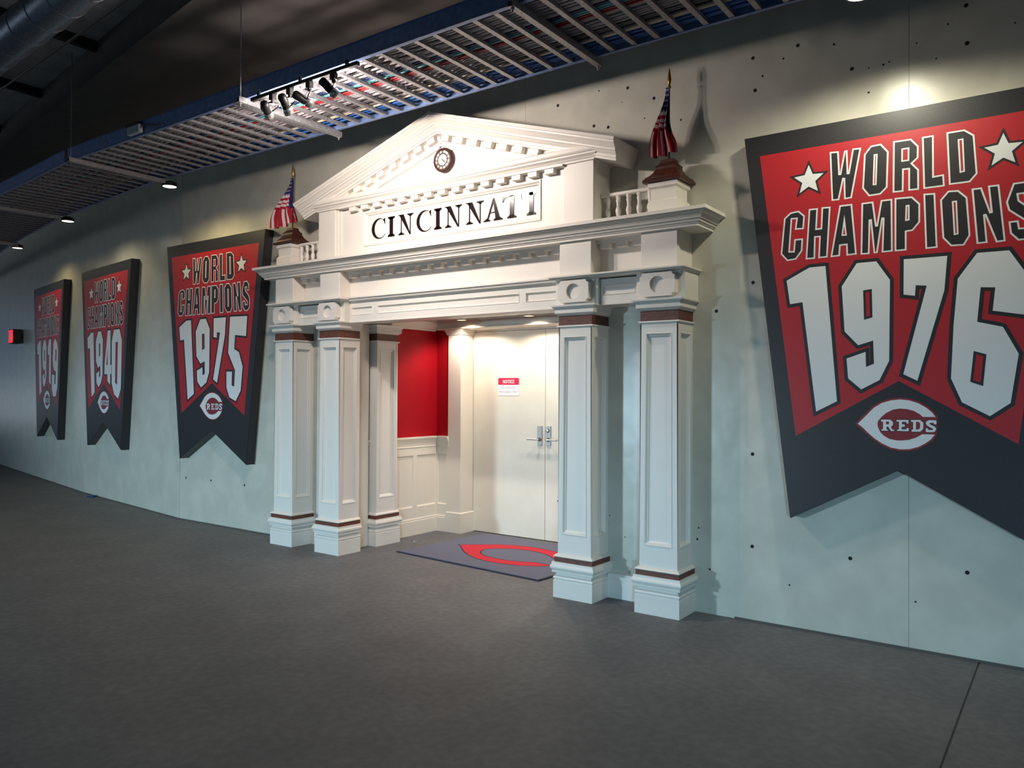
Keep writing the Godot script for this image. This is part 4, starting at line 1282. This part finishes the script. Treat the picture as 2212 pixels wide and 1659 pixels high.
func build_lamps() -> void:
	# cans that wash the banners
	var cans := [[-0.95, 0.76, "above the large banner that ends in 6", CAN_BIG, 0.75], [-7.77, 0.69, "above the banner that ends in 75", 1.5, 0.0], [-10.46, 0.49, "above the banner that ends in 40", 1.1, 0.5], [-13.1, 0.02, "above the banner that ends in 19", 0.9, 0.0]]
	for q in cans:
		var c := thing("can_light", "round shallow downlight glowing under the cable tray " + q[2], "lamp", Vector3(q[0], 0, q[1]), "lamps over the banners")
		var s := st()
		lathe(s, [[0.03, 3.742], [0.05, 3.735], [0.072, 3.722], [0.078, 3.69], [0.082, 3.684], [0.074, 3.682], [0.07, 3.69], [0.0, 3.692]], Transform3D.IDENTITY, 24)
		obj("housing", s, M.black_metal, c)
		s = st()
		lathe(s, [[0.0, 3.684], [0.067, 3.684], [0.067, 3.687], [0.0, 3.689]], Transform3D.IDENTITY, 24)
		obj("lens", s, M.lens_can, c)
		spot_light(c, Vector3(0, 3.675, 0), Vector3(0, 0, 0), CAN_ENERGY * q[3], CAN_COLOR.lerp(Color(1, 1, 0.94), q[4]), 83.0, 0.55, 0.07)
	# the track with its four spotlights
	var t := thing("lighting_track", "thin dark track under the outer rail of the cable tray carrying four spotlights", "track")
	var s := st()
	cbox(s, Vector3(-4.98, 3.688, 1.665), Vector3(-3.84, 3.715, 1.695), 0.003)
	for x in [-4.9, -4.43, -3.95]:
		box(s, Vector3(x - 0.01, 3.71, 1.672), Vector3(x + 0.01, 3.748, 1.688))
	obj("track_body", s, M.black_metal, t)
	var heads := [[-4.735, Vector3(-4.79, 3.59, 1.69), Vector3(-5.8, 2.9, 0.25), "at the end of the track over the smaller flag"], [-4.54, Vector3(-4.58, 3.585, 1.69), Vector3(-5.0, 2.1, 0.25), "second from the smaller flag"], [-4.33, Vector3(-4.40, 3.585, 1.68), Vector3(-3.8, 3.0, 0.25), "third from the smaller flag, tilted flattest"], [-4.08, Vector3(-4.12, 3.6, 1.69), Vector3(-3.4, 2.3, 0.25), "at the end of the track over the clock"]]
	for q in heads:
		var h := thing("track_spotlight", "small black spotlight with bright barrel, " + q[3], "spotlight", Vector3.ZERO, "spotlights on the track")
		s = st()
		cbox(s, Vector3(q[0] - 0.022, 3.645, 1.66), Vector3(q[0] + 0.022, 3.69, 1.7), 0.004)
		lathe(s, [[0.012, 3.62], [0.016, 3.645]], Transform3D(Basis.IDENTITY, Vector3(q[0], 0, 1.68)), 10)
		obj("mount", s, M.black_metal, h)
		var c: Vector3 = q[1]
		var d: Vector3 = (q[2] - c).normalized()
		var f := along(c - d * 0.075, c)
		s = st(true)
		lathe(s, [[0.0, 0.0], [0.018, 0.002], [0.028, 0.01], [0.031, 0.024], [0.031, 0.1], [0.028, 0.104]], f, 20)
		obj("can", s, M.black_metal, h)
		s = st(true)
		lathe(s, [[0.028, 0.1], [0.034, 0.106], [0.036, 0.12], [0.036, 0.15], [0.033, 0.151], [0.031, 0.142], [0.0, 0.14]], f, 20)
		obj("barrel", s, M.silver, h)
		s = st()
		lathe(s, [[0.0, 0.1415], [0.03, 0.1425], [0.03, 0.144], [0.0, 0.147]], f, 20)
		obj("lens", s, M.lens_spot, h)
		var side := d.cross(Vector3.UP).normalized()
		for g in [-1, 1]:
			var foot: Vector3 = c + side * g * 0.034 + d * 0.02
			var top := Vector3(q[0], 3.63, 1.68)
			var p := []
			for k in 9:
				var e := k / 8.0
				p.append(top.lerp(foot, e) + side * g * 0.045 * sin(PI * e) + Vector3(0, 0.012 * sin(PI * e), 0))
			s = st(true)
			tube(s, p, 0.005)
			obj("yoke", s, M.black_metal, h)
		spot_light(h, c + d * 0.085, q[2], SPOT_ENERGY, SPOT_COLOR, 70.0, 0.9, 0.03)
		var leak := OmniLight3D.new()   # light that leaks out behind the barrel
		leak.name = "leak"
		h.add_child(leak, true)
		leak.position = c + d * 0.06 + Vector3(0, 0.045, -0.03)
		leak.light_color = SPOT_COLOR
		leak.light_energy = SPILL_ENERGY
		leak.omni_range = 20.0
		leak.omni_attenuation = 2.0
		leak.light_size = 0.02
		leak.shadow_enabled = true
	# downlights in the recess ceiling
	for i in 3:
		var x: float = [-5.25, -4.39, -3.53][i]
		var r := thing("recessed_downlight", "small round downlight let into the glossy recess ceiling, " + ["at the red wall side", "in the middle of the doors", "behind the inner column by the levers"][i], "lamp", Vector3(x, 2.29, -1.1), "downlights in the recess")
		s = st()
		lathe(s, [[0.056, 0.0], [0.056, -0.004], [0.046, -0.006], [0.044, 0.0]], Transform3D.IDENTITY, 24)
		obj("trim_ring", s, M.white, r)
		s = st()
		lathe(s, [[0.0, -0.003], [0.043, -0.003], [0.043, -0.0005]], Transform3D.IDENTITY, 24)
		obj("lens", s, M.lens_recess, r)
		spot_light(r, Vector3(0, -0.012, 0), Vector3(0, -2, -0.35), RECESS_ENERGY, RECESS_COLOR, 72.0, 0.5, 0.04)
	# cold floodlights out in the yard shine in under shutters added behind the viewer to keep light off the upper wall
	for q in [[5.0, Vector3(-12.0, 1.0, -13.0), FLOOD_ENERGY, "wider added gate facing the large banner"], [-9.2, Vector3(1.2, 1.0, -13.0), FLOOD_FAR, "narrower added gate facing the far banners"]]:
		var y := thing("yard_floodlight", "cold white floodlight on a post outside the " + q[3], "floodlight", Vector3(q[0], 0, 13.0), "floodlights in the yard")
		s = st()
		lathe(s, [[0.12, 0.0], [0.12, 0.02], [0.04, 0.03], [0.04, 1.1]], Transform3D.IDENTITY, 16)
		obj("post", s, M.steel, y)
		var d: Vector3 = (q[1] * Vector3(1, 0, 1)).normalized()
		var f := along(Vector3(0, 1.42, 0), Vector3(d.x, 1.4, d.z))
		s = st(true)
		lathe(s, [[0.1, -0.2], [0.2, -0.15], [0.36, -0.01], [0.37, 0.02], [0.35, 0.02], [0.34, 0.0], [0.0, -0.01]], f, 32)
		obj("shade", s, M.black_metal, y)
		s = st()
		lathe(s, [[0.0, 0.0], [0.33, 0.004], [0.33, 0.008], [0.0, 0.012]], f, 32)
		obj("lens", s, M.lens_flood, y)
		spot_light(y, f * Vector3(0, 0.36, 0), q[1], q[2], FLOOD_COLOR if q[0] > 0 else FLOOD_COLOR.lerp(Color.WHITE, 0.35), 52.0 if q[0] > 0 else 44.0, 1.0, 0.33)
	# exit sign on the far stretch of wall
	var e := thing("exit_sign", "small lit red exit sign on the far wall beyond the banners", "exit sign")
	e.transform = facet(1, 3.85) * Transform3D(Basis.IDENTITY, Vector3(0, 2.5, 0))
	s = st()
	cbox(s, Vector3(-0.36, -0.13, 0.03), Vector3(0.0, 0.13, 0.17), 0.004)
	box(s, Vector3(-0.22, -0.05, 0.0), Vector3(-0.14, 0.05, 0.03))
	obj("sign_box", s, M.black_metal, e)
	s = st()
	box(s, Vector3(-0.345, -0.115, 0.17), Vector3(-0.015, 0.115, 0.174))
	obj("sign_face", s, M.exit_red, e)
	var x := TextMesh.new()
	x.text = "EXIT"
	x.font_size = 64
	x.pixel_size = 0.001
	x.depth = 0.004
	var o := put("lettering", x, M.sign_white, e)
	var bb := x.get_aabb()
	var k := Vector3(0.3 / bb.size.x, 0.15 / bb.size.y, 0.5)
	o.transform = Transform3D(Basis.IDENTITY, Vector3(-0.18, 0, 0.1745)) * Transform3D(Basis.from_scale(k), -Vector3((bb.position.x + bb.size.x / 2) * k.x, (bb.position.y + bb.size.y / 2) * k.y, 0))

# ---- flags -------------------------------------------------------------------------------------------------------
func build_flags() -> void:
	flag(-1, 0.285, 0.085, 0.13)
	flag(1, 0.125, 0.075, 0.11)

func flag(side: int, reach: float, lean: float, lift: float) -> void:
	var x: float = XC + side * 2.055
	var f := thing("flag_on_stand", "small draped stars and stripes flag on a wooden stand, " + ("near the banner ending 75" if side < 0 else "near the large banner"), "flag", Vector3(x, 3.008, 0.14), "flags on the pedestals")
	var s := st()
	rings(s, -0.06, 0.06, -0.045, 0.045, [[0.082, 0.0], [0.086, 0.012], [0.08, 0.022], [0.074, 0.026], [0.072, 0.036], [0.05, 0.052], [0.03, 0.074], [0.016, 0.1], [0.014, 0.118], [0.018, 0.124], [0.004, 0.132], [-0.008, 0.15], [-0.01, 0.166], [-0.016, 0.172]], true)
	obj("wooden_base", s, M.dark_wood, f)
	s = st(true)
	rod(s, Vector3(0, 0.16, 0), Vector3(0, 0.69, 0), 0.0055, 10)
	obj("staff", s, M.dark_wood, f)
	s = st(true)
	lathe(s, [[0.006, 0.675], [0.013, 0.683], [0.013, 0.692], [0.006, 0.7], [0.011, 0.715], [0.0145, 0.735], [0.011, 0.77], [0.005, 0.805], [0.0, 0.825]], Transform3D.IDENTITY, 14)
	obj("finial", s, M.gold, f)
	# the cloth hangs from the head of the staff in folds that widen towards the foot
	var navy := Color8(30, 38, 92).srgb_to_linear()
	var red := Color8(168, 28, 44).srgb_to_linear()
	var pale := Color8(226, 206, 208).srgb_to_linear()
	var white := Color8(232, 230, 236).srgb_to_linear()
	s = st(true)
	var cols := 48
	var rows := 40
	var spot := func(i: int, j: int) -> Vector3:
		var v := j / float(rows)
		var u := i / float(cols)
		var open_ := smoothstep(0.0, 0.85, v)
		var l: float = -lerpf(0.02, reach, open_)
		var r: float = lerpf(0.008, lean, smoothstep(0.45, 1.0, v))
		var deep := 0.034 * smoothstep(0.02, 0.75, v)
		var hem: float = lerpf(0.0, lift * 0.35, smoothstep(0.3, 1.0, u)) * smoothstep(0.6, 1.0, v)
		return Vector3(lerpf(l, r, u), 0.684 - 0.486 * v + hem, 0.012 + deep * sin(u * 19.0 + v * 1.6) + 0.02 * v * sin(u * 4.0 + 1.0))
	for j in rows:
		for i in cols:
			var v := (j + 0.5) / rows
			var u := (i + 0.5) / cols
			var c := red
			if u > 0.74 and v < 0.62:
				c = navy
			elif v < 0.36:
				c = white if i % 3 == 1 and j % 3 == 1 and u < 0.72 else navy
			elif v < 0.62:
				c = pale if int((v - 0.36) / 0.0433) % 2 == 0 else red
			else:
				c = pale if i % 6 in [2, 3] and u < 0.9 else red
			tint = c
			quad(s, spot.call(i, j + 1), spot.call(i + 1, j + 1), spot.call(i + 1, j), spot.call(i, j))
	tint = Color.WHITE
	obj("cloth", s, M.cloth, f)

func build_small_things() -> void:
	# the mat in front of the doors
	var m := thing("door_mat", "grey blue woven door mat with a red wishbone emblem in front of the cream doors", "mat")
	var a := Vector2(-5.28, -0.178)
	var ux := (Vector2(-3.547, -0.042) - a).normalized()
	var uz := Vector2(-ux.y, ux.x)
	var lay := Transform3D(Basis(Vector3(ux.x, 0, ux.y), Vector3(-uz.x, 0, -uz.y), Vector3.UP), Vector3(a.x, 0, a.y))
	var edge := PackedVector2Array([Vector2(0.0, 0.0), Vector2(1.738, 0.0), Vector2(1.738, 1.27), Vector2(0.0, 1.27)])
	var s := st()
	extrude(s, edge, 0.0, 0.008, lay)
	obj("rubber_backing", s, M.mat_edge, m)
	s = st()
	extrude(s, grown(edge, -0.016), 0.008, 0.0125, lay)
	obj("pile", s, M.mat, m)
	var emblem := PackedVector2Array()
	for p in points(GLYPH["wish"][0]):
		emblem.append(Vector2((p.x + 0.228) * 3.0 + 0.245, (p.y - 1.36) * 2.55 + 0.625))
	s = st()
	extrude(s, grown(emblem, 0.013), 0.0125, 0.0128, lay)
	obj("emblem_outline", s, M.mat_edge, m)
	s = st()
	extrude(s, emblem, 0.0128, 0.0132, lay)
	obj("emblem", s, M.mat_red, m)
	# litter
	var w := thing("crumpled_wrapper", "tiny crumpled clear wrapper on the floor beside the door mat", "litter", Vector3(-5.42, 0.0, -0.59))
	s = st()
	var pts := []
	for k in 9:
		pts.append(Vector3(rng.randf_range(-0.022, 0.022), rng.randf_range(0.0, 0.04), rng.randf_range(-0.02, 0.02)))
	for k in 7:
		tri(s, pts[k], pts[k + 1], pts[k + 2])
		tri(s, pts[k], pts[(k + 4) % 9], pts[k + 1])
	obj("film", s, M.wrapper, w)
	var b := thing("blue_scrap", "scrap of blue plastic on the floor at the foot of the far wall", "litter", Vector3(-11.4, 0.0, -0.3))
	s = st()
	cbox(s, Vector3(-0.07, 0.0, -0.02), Vector3(0.05, 0.022, 0.02), 0.006, Transform3D(Basis(Vector3.UP, 0.4), Vector3.ZERO))
	rod(s, Vector3(0.03, 0.012, 0.0), Vector3(0.13, 0.006, 0.03), 0.005)
	obj("plastic", s, M.scrap, b)
